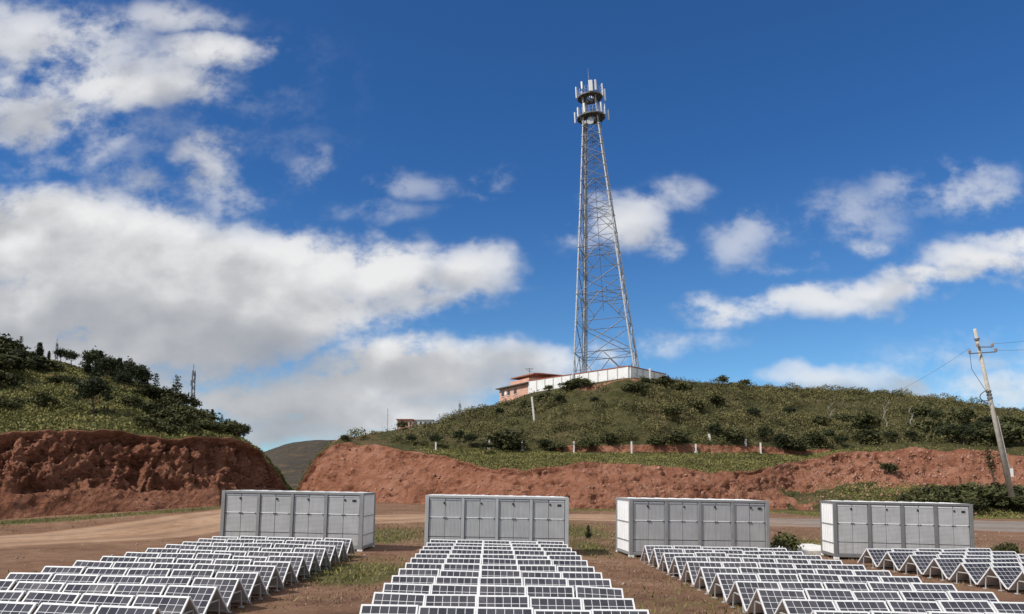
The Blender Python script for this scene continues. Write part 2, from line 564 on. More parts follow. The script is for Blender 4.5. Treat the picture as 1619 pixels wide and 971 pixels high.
# ------------------------------------------------------------------ hills
def hill(name, pxs, curves, mat, label, disp, flat=False):
    """curves: list of (rows to next, function px -> 3D point); builds a radial grid surface"""
    n = len(pxs)
    rows, tags_, uu = [], [], []
    for ci in range(len(curves) - 1):
        k = curves[ci][0]
        A, B = curves[ci][1], curves[ci + 1][1]
        for j in range(k):
            t = j / k
            rows.append(A * (1 - t) + B * t); tags_.append(ci + t)
    rows.append(curves[-1][1]); tags_.append(float(len(curves) - 1))
    P = np.array(rows)                          # rows x cols x 3
    tg = np.array(tags_)[:, None] * np.ones((1, n))
    # smooth profile a little
    dR = np.gradient(P, axis=0); dC = np.gradient(P, axis=1)
    N = np.cross(dC, dR); N /= np.linalg.norm(N, axis=-1)[..., None] + 1e-9
    P, soil = disp(P, N, tg)
    m = len(P)
    idx = np.arange(m * n).reshape(m, n)
    q = np.stack([idx[:-1, :-1], idx[:-1, 1:], idx[1:, 1:], idx[1:, :-1]], -1).reshape(-1, 4)
    o = mesh_obj(name, P.reshape(-1, 3), q, mat, smooth_shade=not flat, attrs={'soil': soil})
    tag(o, label, None, None, 'structure')
    return P, tg


def curve(pxs, table, zfix=None):
    t = np.array(table, float)
    Y = np.interp(pxs, t[:, 0], t[:, 2]); py = np.interp(pxs, t[:, 0], t[:, 1])
    k = np.ones(5) / 5
    def sm(a):
        return np.convolve(np.pad(a, 2, mode='edge'), k, 'valid')
    Y, py = sm(Y), sm(py)
    return np.array([at(a, b, c) for a, b, c in zip(pxs, py, Y)])


def foot_curve(pxs, table, dz=-.35):
    t = np.array(table, float)
    Y = np.interp(pxs, t[:, 0], t[:, 1]); X = (pxs - PX) / F * Y
    return np.stack([X, Y, gz(X, Y) + dz], -1)


def back_of(C, dY, z=None, dz=0):
    o = C.copy(); s = (C[:, 1] + dY) / C[:, 1]
    o[:, 0] *= s; o[:, 1] += dY
    o[:, 2] = C[:, 2] + dz if z is None else z
    return o


pl = np.arange(-460, 474, 2.1)
L_foot = foot_curve(pl, [(-500, 36), (0, 44.6), (120, 47.5), (240, 50.5), (350, 53.5), (430, 60), (455, 67), (474, 73)])
L_tal = curve(pl, [(-500, 775, 38), (0, 770, 46.3), (120, 766, 49.2), (240, 767, 52.3), (350, 766, 55.4), (415, 771, 60.5), (440, 778, 65), (455, 786, 69), (474, 792, 74)])
L_top = curve(pl, [(-500, 690, 42), (0, 686, 49), (100, 682, 51.5), (190, 685, 53.5), (240, 691, 54.7), (300, 693, 56.4), (395, 697, 61.5), (415, 720, 64), (435, 746, 67), (452, 772, 70.5), (474, 790, 74.5)])
L_top[:, 2] += .28 * fbm(L_top[:, 0], L_top[:, 1], 0., 2.2, 4, 501) * (pl < 440)
L_top[:, 1] += .5 * fbm(L_top[:, 0], L_top[:, 1], 3., 2.5, 3, 503)
L_lip = back_of(L_top, .9, dz=.18)
L_crest = curve(pl, [(-500, 480, 95), (-100, 520, 90), (0, 542, 87), (30, 550, 86), (60, 564, 86), (95, 570, 86), (130, 580, 86), (165, 592, 85), (200, 604, 84), (250, 622, 82), (300, 645, 78), (350, 672, 72), (392, 692, 64),
                     (415, 718, 66), (435, 744, 68.5), (452, 770, 71.5), (474, 789, 75)])
L_plat = back_of(L_crest, 22, dz=-1.5)
L_back = back_of(L_plat, 40, z=-3)


def disp_left(P, N, tg):
    X, Y, Z = P[..., 0], P[..., 1], P[..., 2]
    cliff = smooth(.75, 1.15, tg) * (1 - smooth(1.92, 2.0, tg))
    tal = (1 - smooth(.9, 1.2, tg)) * smooth(.0, .15, tg)
    fade = 1 - smooth(2, 2.3, tg)
    n_big = fbm(X, Y, Z * .6, 3.2, 3, 21)
    rid = 1 - np.abs(fbm(X, Y, Z * .8, 1.5, 4, 41))
    chunk = np.abs(fbm(X, Y, Z, .8, 3, 61))
    gul = np.abs(fbm(X * 1.0, Y * 1.0, Z * .25, 2.2, 2, 81))        # vertical gullies
    hole = smooth(.1, .45, fbm(X, Y, Z * .55, 1.7, 3, 71))
    fine = np.abs(fbm(X, Y, Z * .6, .55, 3, 75))
    slot = smooth(.1, .35, fbm(X, Y, Z * 1.6, 3.2, 2, 77)) * smooth(1.05, 1.2, tg) * (1 - smooth(1.3, 1.45, tg))
    under = np.exp(-((tg - 1.93) / .05) ** 2) * smooth(-.4, .2, fbm(X, Y, 0., 4, 2, 79))
    d = cliff * (n_big * .45 + (rid - .6) * .5 - chunk * .6 + (.35 - fine) * .5 - smooth(.12, .0, gul) * .55 - hole * .85 - slot * .8 - under * .7)
    d = d + cliff * fbm(X, Y, Z, .42, 3, 85) * .2
    d = d + tal * (fbm(X, Y, Z, 2.0, 4, 91) * .22 + fbm(X, Y, Z, .4, 2, 95) * .06)
    mead = smooth(2.9, 3.2, tg) * (1 - smooth(4.2, 5, tg))
    d = d + mead * (fbm(X, Y, 0., 7, 4, 31) * .55)
    P = P + N * d[..., None]
    # bare soil over talus and cliff, giving way to grass above the lip
    soil = (1 - smooth(1.98, 2.6, tg)) * smooth(.02, .18, tg)
    patch = smooth(.25, .7, fbm(X, Y, 0., 5, 3, 33)) * smooth(3, 3.1, tg) * .45
    return P, np.maximum(soil, patch)


PL, TGL = hill('left_hill', pl, [(14, L_foot), (46, L_tal), (4, L_top), (60, L_lip), (8, L_crest), (8, L_plat), (1, L_back)], M['left_hill'],
               'grassy hill cut back into a rough red earth cliff', disp_left, True)

pr = np.arange(466, 2060, 2.4)
T_foot = foot_curve(pr, [(466, 119), (500, 113), (600, 108), (700, 102), (800, 98), (900, 95), (1000, 95), (1100, 98), (1200, 102), (1260, 101), (1330, 95), (1400, 90), (1500, 86), (1619, 84), (2060, 82)])
T_tal = curve(pr, [(466, 785, 120), (490, 776, 117), (600, 780, 110), (800, 780, 100), (900, 781, 97), (1000, 782, 97), (1100, 782, 100), (1180, 778, 105), (1260, 770, 111), (1320, 767, 111), (1400, 767, 107),
                   (1500, 772, 103), (1619, 775, 100), (2060, 790, 98)])
T_top = curve(pr, [(466, 784, 121), (478, 758, 121), (500, 720, 121), (522, 703, 121), (540, 697, 121), (575, 700, 120), (600, 703, 118), (640, 712, 115), (700, 720, 111), (760, 736, 106), (830, 745, 103), (880, 738, 103), (950, 730, 104), (1020, 738, 104),
                   (1120, 748, 105), (1200, 744, 109), (1260, 729, 115), (1350, 717, 118), (1450, 710, 117), (1560, 714, 113), (1619, 720, 110), (2060, 745, 108)])
T_top[:, 2] += .3 * fbm(T_top[:, 0], T_top[:, 1], 0., 3., 4, 511)
T_ter = curve(pr, [(466, 783, 121.6), (478, 757, 121.8), (500, 719, 122), (522, 702, 122), (540, 696, 122.5), (600, 698, 123), (700, 711, 122), (800, 712, 121), (900, 716, 118), (1000, 717, 117), (1100, 717, 117), (1200, 717, 119), (1260, 721, 120),
                   (1350, 710, 122), (1450, 704, 121), (1619, 713, 114), (2060, 738, 112)])
T_brk = curve(pr, [(466, 782.6, 121.8), (478, 756.6, 122), (500, 718, 122.3), (540, 695, 123), (600, 695, 124.5), (700, 705, 123.5), (800, 703, 122.2), (900, 704, 119), (1000, 703, 118), (1100, 702, 118), (1200, 703, 120), (1260, 712, 121),
                   (1350, 705, 123.5), (1450, 699, 123), (1619, 708, 116), (2060, 733, 114)])
T_crest = curve(pr, [(466, 782, 122), (478, 756, 123), (500, 718, 124), (522, 701, 125), (540, 695, 127), (600, 684, 135), (650, 675, 142), (720, 663, 152), (780, 643, 160), (840, 621, 161), (900, 611, 152), (985, 598, 140.5), (1010, 597, 140.5), (1060, 600, 147), (1100, 604, 155),
                     (1200, 611, 160), (1300, 616, 165), (1400, 622, 168), (1500, 632, 165), (1560, 642, 160), (1619, 651, 155), (2060, 705, 150)])
T_plat = back_of(T_crest, 90, dz=-.5)
T_back = back_of(T_plat, 70, z=-3)


def disp_tower(P, N, tg):
    X, Y, Z = P[..., 0], P[..., 1], P[..., 2]
    px = proj(P)[0]
    right = smooth(1250, 1340, px)
    cliff = smooth(.05, .3, tg) * (1 - smooth(1.9, 2.05, tg))
    d = cliff * (fbm(X, Y, Z, 7, 3, 121) * .5 + fbm(X, Y, Z, 2.2, 4, 131) * .2)
    rough = right * smooth(.9, 1.2, tg) * (1 - smooth(1.9, 2.0, tg))
    d = d + rough * ((.6 - np.abs(fbm(X, Y, Z, 2.0, 4, 141))) * .8 - .3 - smooth(.2, .5, fbm(X, Y, Z, 1.4, 3, 143)) * .55)
    gul = np.abs(fbm(X, Y, Z * .2, 3.2, 3, 151))
    d = d - cliff * smooth(.1, 0, gul) * .22 * (1 - right * .4)
    d = d - np.exp(-((tg - 1.9) / .06) ** 2) * .55 * smooth(-.3, .3, fbm(X, Y, 0., 4, 3, 161))
    d = d - cliff * smooth(.35, .6, fbm(X, Y, Z * 1.5, 1.6, 3, 165)) * .45 + cliff * fbm(X, Y, Z, .6, 3, 167) * .13
    brk = smooth(3.02, 3.2, tg) * (1 - smooth(3.85, 4, tg))
    d = d + brk * fbm(X, Y, Z, .9, 3, 171) * .35
    slope = smooth(4, 4.15, tg) * (1 - smooth(4.9, 5.0, tg))
    d = d + slope * fbm(X, Y, 0., 6, 4, 181) * .7
    ter = smooth(2, 2.2, tg) * (1 - smooth(2.8, 3, tg))
    d = d + ter * fbm(X, Y, 0., 3, 3, 191) * .18
    P = P + N * d[..., None]
    ledge = fbm(px / 60., 0., 0., 1., 2, 99) * .03
    soil = (1 - smooth(1.985 + ledge, 2.1 + ledge, tg)) * smooth(.02, .2, tg)
    low = np.maximum(right, .8 * smooth(1200, 1260, px) * smooth(-.3, .3, fbm(X, Y, 0., 2.5, 3, 205))) * (1 - smooth(.85, 1.15, tg + .25 * fbm(X, Y, 0., 4, 3, 201)))       # grassy bank under the right bank
    soil = soil * (1 - .95 * low)
    midgrass = .8 * blob(tg, px / 100., .45, 13.3, .5, .8)
    soil = soil * (1 - midgrass * smooth(-.2, .5, fbm(X, Y, 0., 3, 3, 211)))
    bsoil = brk * smooth(850, 900, px) * (1 - smooth(1290, 1330, px)) * .95
    left = (1 - smooth(560, 700, px)) * smooth(4, 4.1, tg) * .45
    top = np.exp(-((tg - 4.93) / .06) ** 2) * .65 * smooth(880, 930, px) * (1 - smooth(1010, 1040, px))
    return P, np.maximum.reduce([soil, bsoil, left, top])


PT, TGT = hill('tower_hill', pr, [(26, T_foot), (40, T_tal), (16, T_top), (8, T_ter), (60, T_brk), (10, T_crest), (4, T_plat), (1, T_back)], M['tower_hill'],
               'scrub covered hill with a red earth bank below the lattice tower', disp_tower)


def on_hill(P, TG, px, py, tmin, tmax):
    """point of a hill's camera side seen at a pixel"""
    x, y = proj(P)
    ok = (TG >= tmin) & (TG <= tmax)
    d = np.where(ok, np.abs(x - px) * 1.5 + np.abs(y - py), 1e9)
    k = np.unravel_index(np.argmin(d), d.shape)
    return P[k].copy()


# far ridges
def ridge(name, table, Y, depth, mat, label):
    pxs = np.arange(table[0][0], table[-1][0], 3.)
    t = np.array(table, float)
    py = np.interp(pxs, t[:, 0], t[:, 1])
    C = np.array([at(a, b, Y) for a, b in zip(pxs, py)])
    rows = []
    for s in np.linspace(0, 1, 40):
        r = C.copy(); k = (Y - depth * (1 - s)) / Y
        r[:, 0] *= k; r[:, 1] *= k
        r[:, 2] = -2 + (C[:, 2] + 2) * (s ** 1.2)
        rows.append(r)
    for s in (.5, 1.):
        r = C.copy(); k = (Y + depth * s) / Y; r[:, :2] *= k; r[:, 2] = -2 + (C[:, 2] + 2) * (1 - s); rows.append(r)
    P = np.array(rows)
    amp = depth * .07
    P[..., 2] += fbm(P[..., 0], P[..., 1], 0., depth * .35, 5, 7) * amp * np.concatenate([np.linspace(0, 1, 40) * (1 - .8 * np.linspace(0, 1, 40) ** 4), [.3, 0]])[:, None]
    m, n = P.shape[:2]
    idx = np.arange(m * n).reshape(m, n)
    q = np.stack([idx[:-1, :-1], idx[:-1, 1:], idx[1:, 1:], idx[1:, :-1]], -1).reshape(-1, 4)
    o = mesh_obj(name, P.reshape(-1, 3), q, mat, smooth_shade=True, attrs={'soil': np.clip(fbm(P[..., 0], P[..., 1], 0., depth * .3, 4, 77) * .5, 0, 1)})
    return tag(o, label, None, None, 'structure')


M['far_hill'] = terrain_mat('far_hill_soil', False, (.05, .043, .034), (.08, .067, .053), (.10, .08, .066), (.13, .095, .075), (.06, .045, .038))
M['blue_hill'] = terrain_mat('blue_hill_soil', False, (.05, .06, .05), (.06, .065, .05), (.07, .07, .06), (.08, .08, .07), (.06, .06, .05))
ridge('far_hill', [(200, 770), (330, 745), (400, 722), (425, 711), (450, 703), (480, 699), (510, 697), (540, 697), (600, 705), (700, 730), (800, 750), (900, 765)], 620, 260, M['far_hill'], 'hazy bare brown hill seen through the gap between the cuts')
ridge('distant_ridge', [(250, 735), (350, 716), (420, 711), (470, 713), (560, 722), (700, 740)], 1900, 600, M['blue_hill'], 'faint blue ridge low on the horizon in the gap')

# ------------------------------------------------------------------ foliage
def leaf_tris(pts, size, rng, flat=.0, aspect=.6):
    n = len(pts)
    a = rng.normal(size=(n, 3)); a[:, 2] *= (1 - flat); a /= np.linalg.norm(a, axis=1)[:, None]
    b = rng.normal(size=(n, 3)); b -= a * (a * b).sum(1)[:, None]; b /= np.linalg.norm(b, axis=1)[:, None]
    s = np.asarray(size) * (.6 + .8 * rng.random(n))
    s = s[:, None]
    v = np.stack([pts - a * s * .5 - b * s * aspect * .5, pts + a * s * .1 + b * s * aspect * .6, pts + a * s * .6 - b * s * .1], 1)
    return v.reshape(-1, 3)


def tri_obj(name, V, mat, parent=None):
    return mesh_obj(name, V, np.arange(len(V)).reshape(-1, 3), mat, parent)


def crown_round(rx, rz, nclump, per, size, rng, zc, lump=.45):
    out = []
    for _ in range(nclump):
        d = rng.normal(size=3); d /= np.linalg.norm(d)
        if d[2] < -.35: d[2] *= -.6
        r = rng.uniform(.45, 1.0)
        c = d * r * np.array([rx, rx, rz]) + np.array([0, 0, zc])
        k = rng.uniform(.5, 1.2)
        out.append(c + rng.normal(size=(int(per * k), 3)) * np.array([rx, rx, rz * .8]) * lump * .42 * k)
    return leaf_tris(np.concatenate(out), size, rng)


def crown_pine(h, r, z0, rng, size, tiers=9, dens=1., loose=False):
    out = []
    for t in range(tiers):
        f = t / (tiers - 1)
        z = z0 + (h - z0) * f
        prof = (1 - f) ** .75 * (1 if f > .15 else .75)
        rr = r * max(prof, .1) * rng.uniform(.75, 1.2)
        nb = rng.integers(4, 7) if not loose else rng.integers(2, 5)
        a0 = rng.uniform(0, 6.28)
        for b in range(nb):
            a = a0 + b * 6.283 / nb + rng.normal() * .3
            L = rr * rng.uniform(.6, 1.1)
            n = int(34 * dens * (L / r + .25))
            s = rng.uniform(.25, 1, n)
            p = np.stack([np.cos(a) * s * L, np.sin(a) * s * L, z + s * L * .12 + 0 * s], -1)
            p += rng.normal(size=(n, 3)) * np.array([.16, .16, .1]) * r
            out.append(p)
    p = np.concatenate(out)
    return leaf_tris(p, size, rng, .2)


def trunk_mesh(h, r, rng, limbs=4, spread=.5, lean=.0):
    mb = MB(); pts = []
    n = 5
    for k in range(n + 1):
        f = k / n
        pts.append(Vector((lean * h * f + rng.normal() * .02 * h * (f > 0), rng.normal() * .02 * h * (f > 0), h * f)))
    for k in range(n): mb.tube(pts[k], pts[k + 1], r * (1 - .8 * k / n), r * (1 - .8 * (k + 1) / n), 7)
    for k in range(limbs):
        p = pts[2 + k % 3]; a = k * 2.4
        q = p + Vector((math.cos(a) * spread, math.sin(a) * spread, spread * .7)) * (h * .5)
        mb.tube(p, q, r * .4, r * .12, 5)
    return mb


def make_tree(name, kind, rng):
    root = empty(name)
    if kind == 'pine':
        V = crown_pine(4.2, 1.25, .5, rng, .3, 10, 1.6); tr = trunk_mesh(4.0, .1, rng, 3, .2); mat = M['leaf_dark']
    elif kind == 'loose':
        V = crown_pine(4.2, 1.15, 1.3, rng, .27, 7, 1.0, True); tr = trunk_mesh(4.1, .09, rng, 5, .22); mat = M['leaf_dark']
    elif kind == 'broad':
        V = crown_round(1.5, 1.7, 48, 60, .27, rng, 2.2); tr = trunk_mesh(2.6, .13, rng, 5, .5); mat = M['leaf_dark']
    else:
        V = crown_round(1.25, .85, 26, 45, .26, rng, .75); tr = trunk_mesh(.9, .06, rng, 4, .6); mat = M['leaf_mid']
    tri_obj('crown', V, mat, root)
    tr.build('trunk', M['bark'], root)
    return root


rngT = np.random.default_rng(3)
PROTO = {}
for kind, cnt in (('pine', 3), ('loose', 2), ('broad', 3), ('shrub', 4)):
    PROTO[kind] = []
    for k in range(cnt):
        r_ = make_tree({'pine': 'pine_tree', 'loose': 'pine_tree', 'broad': 'broadleaf_tree', 'shrub': 'shrub'}[kind], kind, rngT)
        PROTO[kind].append([r_, kid_map(r_), False])
BASEH = {'pine': 4.35, 'loose': 4.35, 'broad': 3.9, 'shrub': 1.6}


def plant(kind, P, height, label, cat, group=None, wide=1.0):
    pr_ = random.choice(PROTO[kind])
    if not pr_[2]: o = pr_[0]; pr_[2] = True
    else: o = copy_tree(pr_[0], pr_[1])
    s = height / BASEH[kind]
    o.location = (P[0], P[1], P[2] - .12 * s)
    o.rotation_euler = (0, 0, random.uniform(0, 6.28))
    o.scale = (s * wide, s * wide, s)
    for k in ('label', 'category', 'group'):
        if k in o.keys(): del o[k]
    tag(o, label, cat, group)
    return o


def plant_px(kind, P, TG, px, py, hpx, label, cat, group=None, wide=1., tr=(2.3, 5.)):
    p = on_hill(P, TG, px, py, *tr)
    plant(kind, p, hpx * p[1] / F, label, cat, group, wide)


# left hill trees
LT = [('loose', 33, 551, 22, 'small loose pine standing alone on the skyline beside the frame edge'),
      ('pine', 62, 574, 34, 'cone shaped pine on the left skyline before two round trees'),
      ('pine', 77, 566, 15, 'tiny dark conifer tip between the cone shaped pine and the round trees'),
      ('broad', 95, 571, 24, 'left of two round dark trees side by side on the skyline'),
      ('broad', 113, 577, 26, 'right of two round dark trees side by side on the skyline'),
      ('broad', 147, 656, 68, 'large dark tree alone in the green meadow above the cliff'),
      ('shrub', 66, 646, 26, 'low round bush in the meadow left of the large lone tree'),
      ('loose', 206, 602, 38, 'thin topped pine rising above the dark grove'),
      ('loose', 247, 622, 32, 'ragged pine below the dark grove, first of the slope trees'),
      ('loose', 278, 640, 48, 'tall ragged pine nearest to the thin lattice mast, left of it'),
      ('loose', 304, 655, 32, 'ragged pine at the foot of the thin lattice mast'),
      ('pine', 336, 668, 22, 'small pointed conifer low on the right shoulder of the hill'),
      ('loose', 350, 674, 20, 'small ragged conifer beside the small pointed conifer'),
      ('broad', 384, 690, 26, 'dark bush tree at the very end of the cliff top')]
for kind, px, py, hp, lb in LT:
    plant_px(kind, PL, TGL, px, py, hp, lb, 'shrub' if kind == 'shrub' else 'tree', 'trees on the left hill')
for px, py, hp in ((137, 590, 30), (146, 592, 40), (157, 596, 42), (168, 600, 40), (178, 603, 38), (188, 607, 40), (198, 609, 40), (208, 613, 42), (218, 616, 40), (228, 620, 36), (150, 602, 30), (173, 610, 30), (196, 618, 30), (215, 622, 26)):
    plant_px(random.choice(['pine', 'broad', 'broad']), PL, TGL, px, py, hp, 'dark tree in the dense grove on the crest of the left hill', 'tree', 'trees of the dark grove', 1.1)
for px, py, hp in ((2, 566, 34), (14, 568, 32), (26, 578, 30), (6, 590, 36), (20, 596, 34), (38, 590, 26), (48, 582, 22), (2, 612, 28), (70, 588, 24)):
    plant_px(random.choice(['broad', 'shrub']), PL, TGL, px, py, hp, 'dark bush in the thicket at the left end of the hill', 'bush', 'bushes of the left thicket', 1.35)
for px, py, hp in ((236, 628, 20), (252, 634, 22), (262, 640, 26), (268, 650, 22), (286, 648, 26), (296, 662, 26), (290, 672, 22), (310, 666, 24), (322, 672, 22), (318, 680, 20), (332, 682, 18), (345, 684, 18), (360, 682, 18), (368, 687, 20), (376, 692, 16),
                   (240, 655, 20), (255, 668, 24), (272, 676, 22), (238, 678, 22), (262, 686, 18), (300, 686, 16), (12, 648, 20), (30, 640, 12), (100, 606, 14), (120, 610, 14), (85, 606, 12), (205, 642, 18), (220, 650, 18)):
    plant_px('shrub', PL, TGL, px, py, hp, 'green bush scattered on the slope of the left hill', 'bush', 'bushes on the left slope', 1.25)

# tower hill shrubs one can tell from the mass
SH = [(690, 706, 22), (725, 700, 24), (745, 706, 24), (790, 712, 28), (800, 706, 30), (812, 714, 24), (768, 716, 22), (650, 702, 16), (860, 712, 22), (880, 714, 18), (930, 712, 20), (960, 700, 20), (1070, 702, 22), (1040, 706, 18),
      (1130, 694, 26), (1160, 700, 26), (1235, 712, 30), (1210, 700, 26), (1255, 716, 26), (1290, 706, 26), (1310, 700, 26), (1330, 706, 22), (1370, 700, 22), (1410, 700, 22), (1440, 698, 20), (1340, 672, 26), (1370, 680, 28), (1300, 676, 22),
      (1475, 690, 30), (1500, 700, 34), (1525, 704, 34), (1550, 700, 36), (1575, 704, 36), (1600, 704, 36), (1618, 700, 34), (1480, 668, 24), (1520, 670, 26), (1560, 676, 26), (1600, 678, 26), (1450, 660, 22), (1250, 660, 22), (1190, 664, 22),
      (900, 618, 20), (925, 612, 18), (884, 640, 20), (940, 640, 18), (1000, 620, 20), (1020, 612, 20), (1050, 612, 18), (1080, 620, 20), (860, 636, 18), (1100, 650, 22), (830, 650, 18), (1060, 660, 22), (1130, 640, 20), (790, 660, 18)]
for px, py, hp in SH:
    plant_px(random.choice(['shrub', 'broad']), PT, TGT, px, py, hp * random.uniform(.8, 1.0), 'dark green bush standing out of the scrub on the tower hill', 'bush', 'bushes on the tower hill', 1.25, (2.2, 5.))
for k, (px, py, hp, lb) in enumerate([(905, 611, 13, 'dark bush in front of the white wall, left of the pair'), (868, 618, 10, 'low dark bush in front of the white wall, right of the house'), (1143, 607, 13, 'tiny tree on the skyline right of the tower, left of two'),
                                      (1176, 610, 12, 'tiny tree on the skyline right of the tower, right of two'), (1408, 748, 18, 'single green bush growing out of the pinkish bank'), (545, 697, 10, 'tiny bush on the left end of the red bank'),
                                      (637, 678, 12, 'small round bush before the far pink building')]):
    plant_px('shrub', PT, TGT, px, py, hp, lb, 'bush', 'bushes on the tower hill', 1.15, (1., 5.))
for px, py, hp in ((1440, 800, 22), (1465, 806, 26), (1490, 800, 30), (1515, 808, 30), (1593, 792, 20), (1603, 796, 20), (1540, 800, 32), (1565, 806, 34), (1590, 806, 32), (1615, 806, 34), (1640, 806, 34), (1455, 788, 18), (1500, 786, 20), (1535, 784, 20), (1575, 788, 22), (1610, 786, 22)):
    plant_px('shrub', PT, TGT, px, py, hp, 'bush in the thicket on the bank beside the grey road', 'bush', 'bushes of the roadside thicket', 1.4, (.05, 1.1))


# scrub on the tower hill: one mass
def scatter_surface(P, TG, n, tmin, tmax, rng, weight=None, pxr=(-200, 1820)):
    mid = (P[:-1, :-1] + P[1:, 1:]) / 2
    tg = (TG[:-1, :-1] + TG[1:, 1:]) / 2
    area = np.linalg.norm(np.cross(P[1:, :-1] - P[:-1, :-1], P[:-1, 1:] - P[:-1, :-1]), axis=-1)
    px = proj(mid)[0]
    w = area * ((tg >= tmin) & (tg <= tmax)) * ((px > pxr[0]) & (px < pxr[1]))
    if weight is not None: w = w * weight(mid, tg, px)
    w = w.ravel() / w.sum()
    k = rng.choice(len(w), n, p=w)
    i, j = np.unravel_index(k, area.shape)
    a, b = rng.random((2, n, 1))
    return P[i, j] * (1 - a) * (1 - b) + P[i + 1, j] * a * (1 - b) + P[i, j + 1] * (1 - a) * b + P[i + 1, j + 1] * a * b


def mounds(C, rmin, rmax, per, size, rng, squash=.75):
    n = len(C)
    r = rmin + (rmax - rmin) * rng.random(n) ** 2
    k = np.maximum((per * (r / rmax) ** 1.5).astype(int), 6)
    idx = np.repeat(np.arange(n), k)
    d = rng.normal(size=(len(idx), 3)); d /= np.linalg.norm(d, axis=1)[:, None]; d[:, 2] = np.abs(d[:, 2]) - .15
    p = C[idx] + d * (r[idx] * (.55 + .5 * rng.random(len(idx))))[:, None] * np.array([1, 1, squash])
    return leaf_tris(p, size, rng)


rngS = np.random.default_rng(17)
def w_scrub(mid, tg, px):
    q = fbm(mid[..., 0], mid[..., 1], 0., 8, 3, 301)
    return (.25 + smooth(-.5, .4, q)) * (.18 + .82 * smooth(540, 700, px)) * (1 - .55 * np.exp(-((px - 975) / 22) ** 2)) * (1 - .97 * smooth(4.72, 4.88, tg) * smooth(780, 820, px) * (1 - smooth(1035, 1060, px)))
Cs = scatter_surface(PT, TGT, 4300, 4.0, 5.05, rngS, w_scrub)
Cs1 = scatter_surface(PT, TGT, 1350, 4.0, 5.0, rngS, w_scrub)
Vs = np.concatenate([mounds(Cs1, .7, 2.1, 300, .27, rngS, .95), mounds(Cs[:2200], .3, .9, 60, .22, rngS, .95)])
tag(tri_obj('scrub', Vs, M['leaf_scrub']), 'dense olive scrub covering the slope below the tower', None, None, 'stuff')
Cs = scatter_surface(PT, TGT, 9000, 3.9, 5.2, rngS, lambda m, t, p: .3 + .7 * smooth(520, 640, p))
gs = [tri_obj('dry_undergrowth', leaf_tris(Cs.repeat(3, 0) + rngS.normal(size=(27000, 3)) * .35 + np.array([0, 0, .15]), .24, rngS), M['weed_tan'])]
tag(gs[0], 'dry tan weeds growing between the bushes on the slope', None, None, 'stuff')
Cg = scatter_surface(PT, TGT, 26000, 2.03, 3.1, rngS, lambda m, t, p: smooth(640, 720, p) * (1 - .9 * smooth(1330, 1400, p)))
Cg2 = scatter_surface(PT, TGT, 22000, .02, 1.1, rngS, lambda m, t, p: .02 + smooth(1260, 1400, p))
Cg3 = scatter_surface(PL, TGL, 70000, 2.6, 4.9, rngS, lambda m, t, p: .3 + smooth(-.5, .5, fbm(m[..., 0], m[..., 1], 0., 4, 3, 401)))
Cg = np.concatenate([Cg, Cg2, Cg3])
tag(tri_obj('meadow_grass', leaf_tris(Cg + np.array([0, 0, .08]), .24, rngS, -.5), M['grass_green']), 'short green grass on the hill meadows and banks', None, None, 'stuff')
Cw = scatter_surface(PL, TGL, 130, 2.9, 4.9, rngS, lambda m, t, p: smooth(.1, .6, fbm(m[..., 0], m[..., 1], 0., 9, 3, 411)))
tag(tri_obj('low_weeds', mounds(Cw, .2, .75, 45, .22, rngS), M['leaf_mid']), 'low dark weeds dotted over the left meadow', None, None, 'stuff')

# loose stones on the cuts and clods on the left cliff
def stones(C, rmin, rmax, rng):
    base = np.array([(1, 0, 0), (-1, 0, 0), (0, 1, 0), (0, -1, 0), (0, 0, 1), (0, 0, -1)], float)
    fc = np.array([(0, 2, 4), (2, 1, 4), (1, 3, 4), (3, 0, 4), (2, 0, 5), (1, 2, 5), (3, 1, 5), (0, 3, 5)])
    n = len(C); r = rmin + (rmax - rmin) * rng.random(n) ** 3
    V = base[None] * (r[:, None, None]) * (.6 + .7 * rng.random((n, 6, 3))) + C[:, None]
    V = V + rng.normal(size=V.shape) * r[:, None, None] * .18
    Fc = fc[None] + 6 * np.arange(n)[:, None, None]
    return V.reshape(-1, 3), Fc.reshape(-1, 3)


M['clod'] = leaf_mat('clod', (.10, .038, .025), (.27, .12, .08))
Cc = scatter_surface(PL, TGL, 2600, .1, 1.95, rngS, lambda m, t, p: .35 + smooth(.6, 1.1, t))
V, Fc = stones(Cc, .03, .17, rngS)
tag(mesh_obj('rubble', V, Fc, M['clod']), 'red clods and broken rock over the left cliff face', None, None, 'stuff')
Cc = scatter_surface(PT, TGT, 5200, .1, 1.95, rngS, lambda m, t, p: .2 + smooth(1230, 1330, p) * smooth(.8, 1.1, t))
V, Fc = stones(Cc, .05, .3, rngS)
M['clod_pale'] = leaf_mat('clod_pale', (.17, .075, .05), (.38, .22, .16))
tag(mesh_obj('loose_rock', V, Fc, M['clod_pale']), 'loose pinkish rocks over the red banks', None, None, 'stuff')

# yard grass and straw
def yard_points(n, rng, x0, x1, y0, y1, wfun):
    X = rng.uniform(x0, x1, n * 6); Y = rng.uniform(y0, y1, n * 6)
    w = wfun(X, Y); keep = rng.random(n * 6) < w
    X, Y = X[keep][:n], Y[keep][:n]
    return np.stack([X, Y, gz(X, Y)], -1)


def blades(C, h, w, rng):
    n = len(C); a = rng.uniform(0, 6.28, n)
    d = np.stack([np.cos(a), np.sin(a), 0 * a], -1)
    hh = h * (.5 + rng.random(n)); ln = rng.normal(size=(n, 2)) * .6 * hh[:, None]
    tip = C + np.concatenate([ln, hh[:, None]], 1)
    return np.stack([C - d * w / 2, C + d * w / 2, tip], 1).reshape(-1, 3)


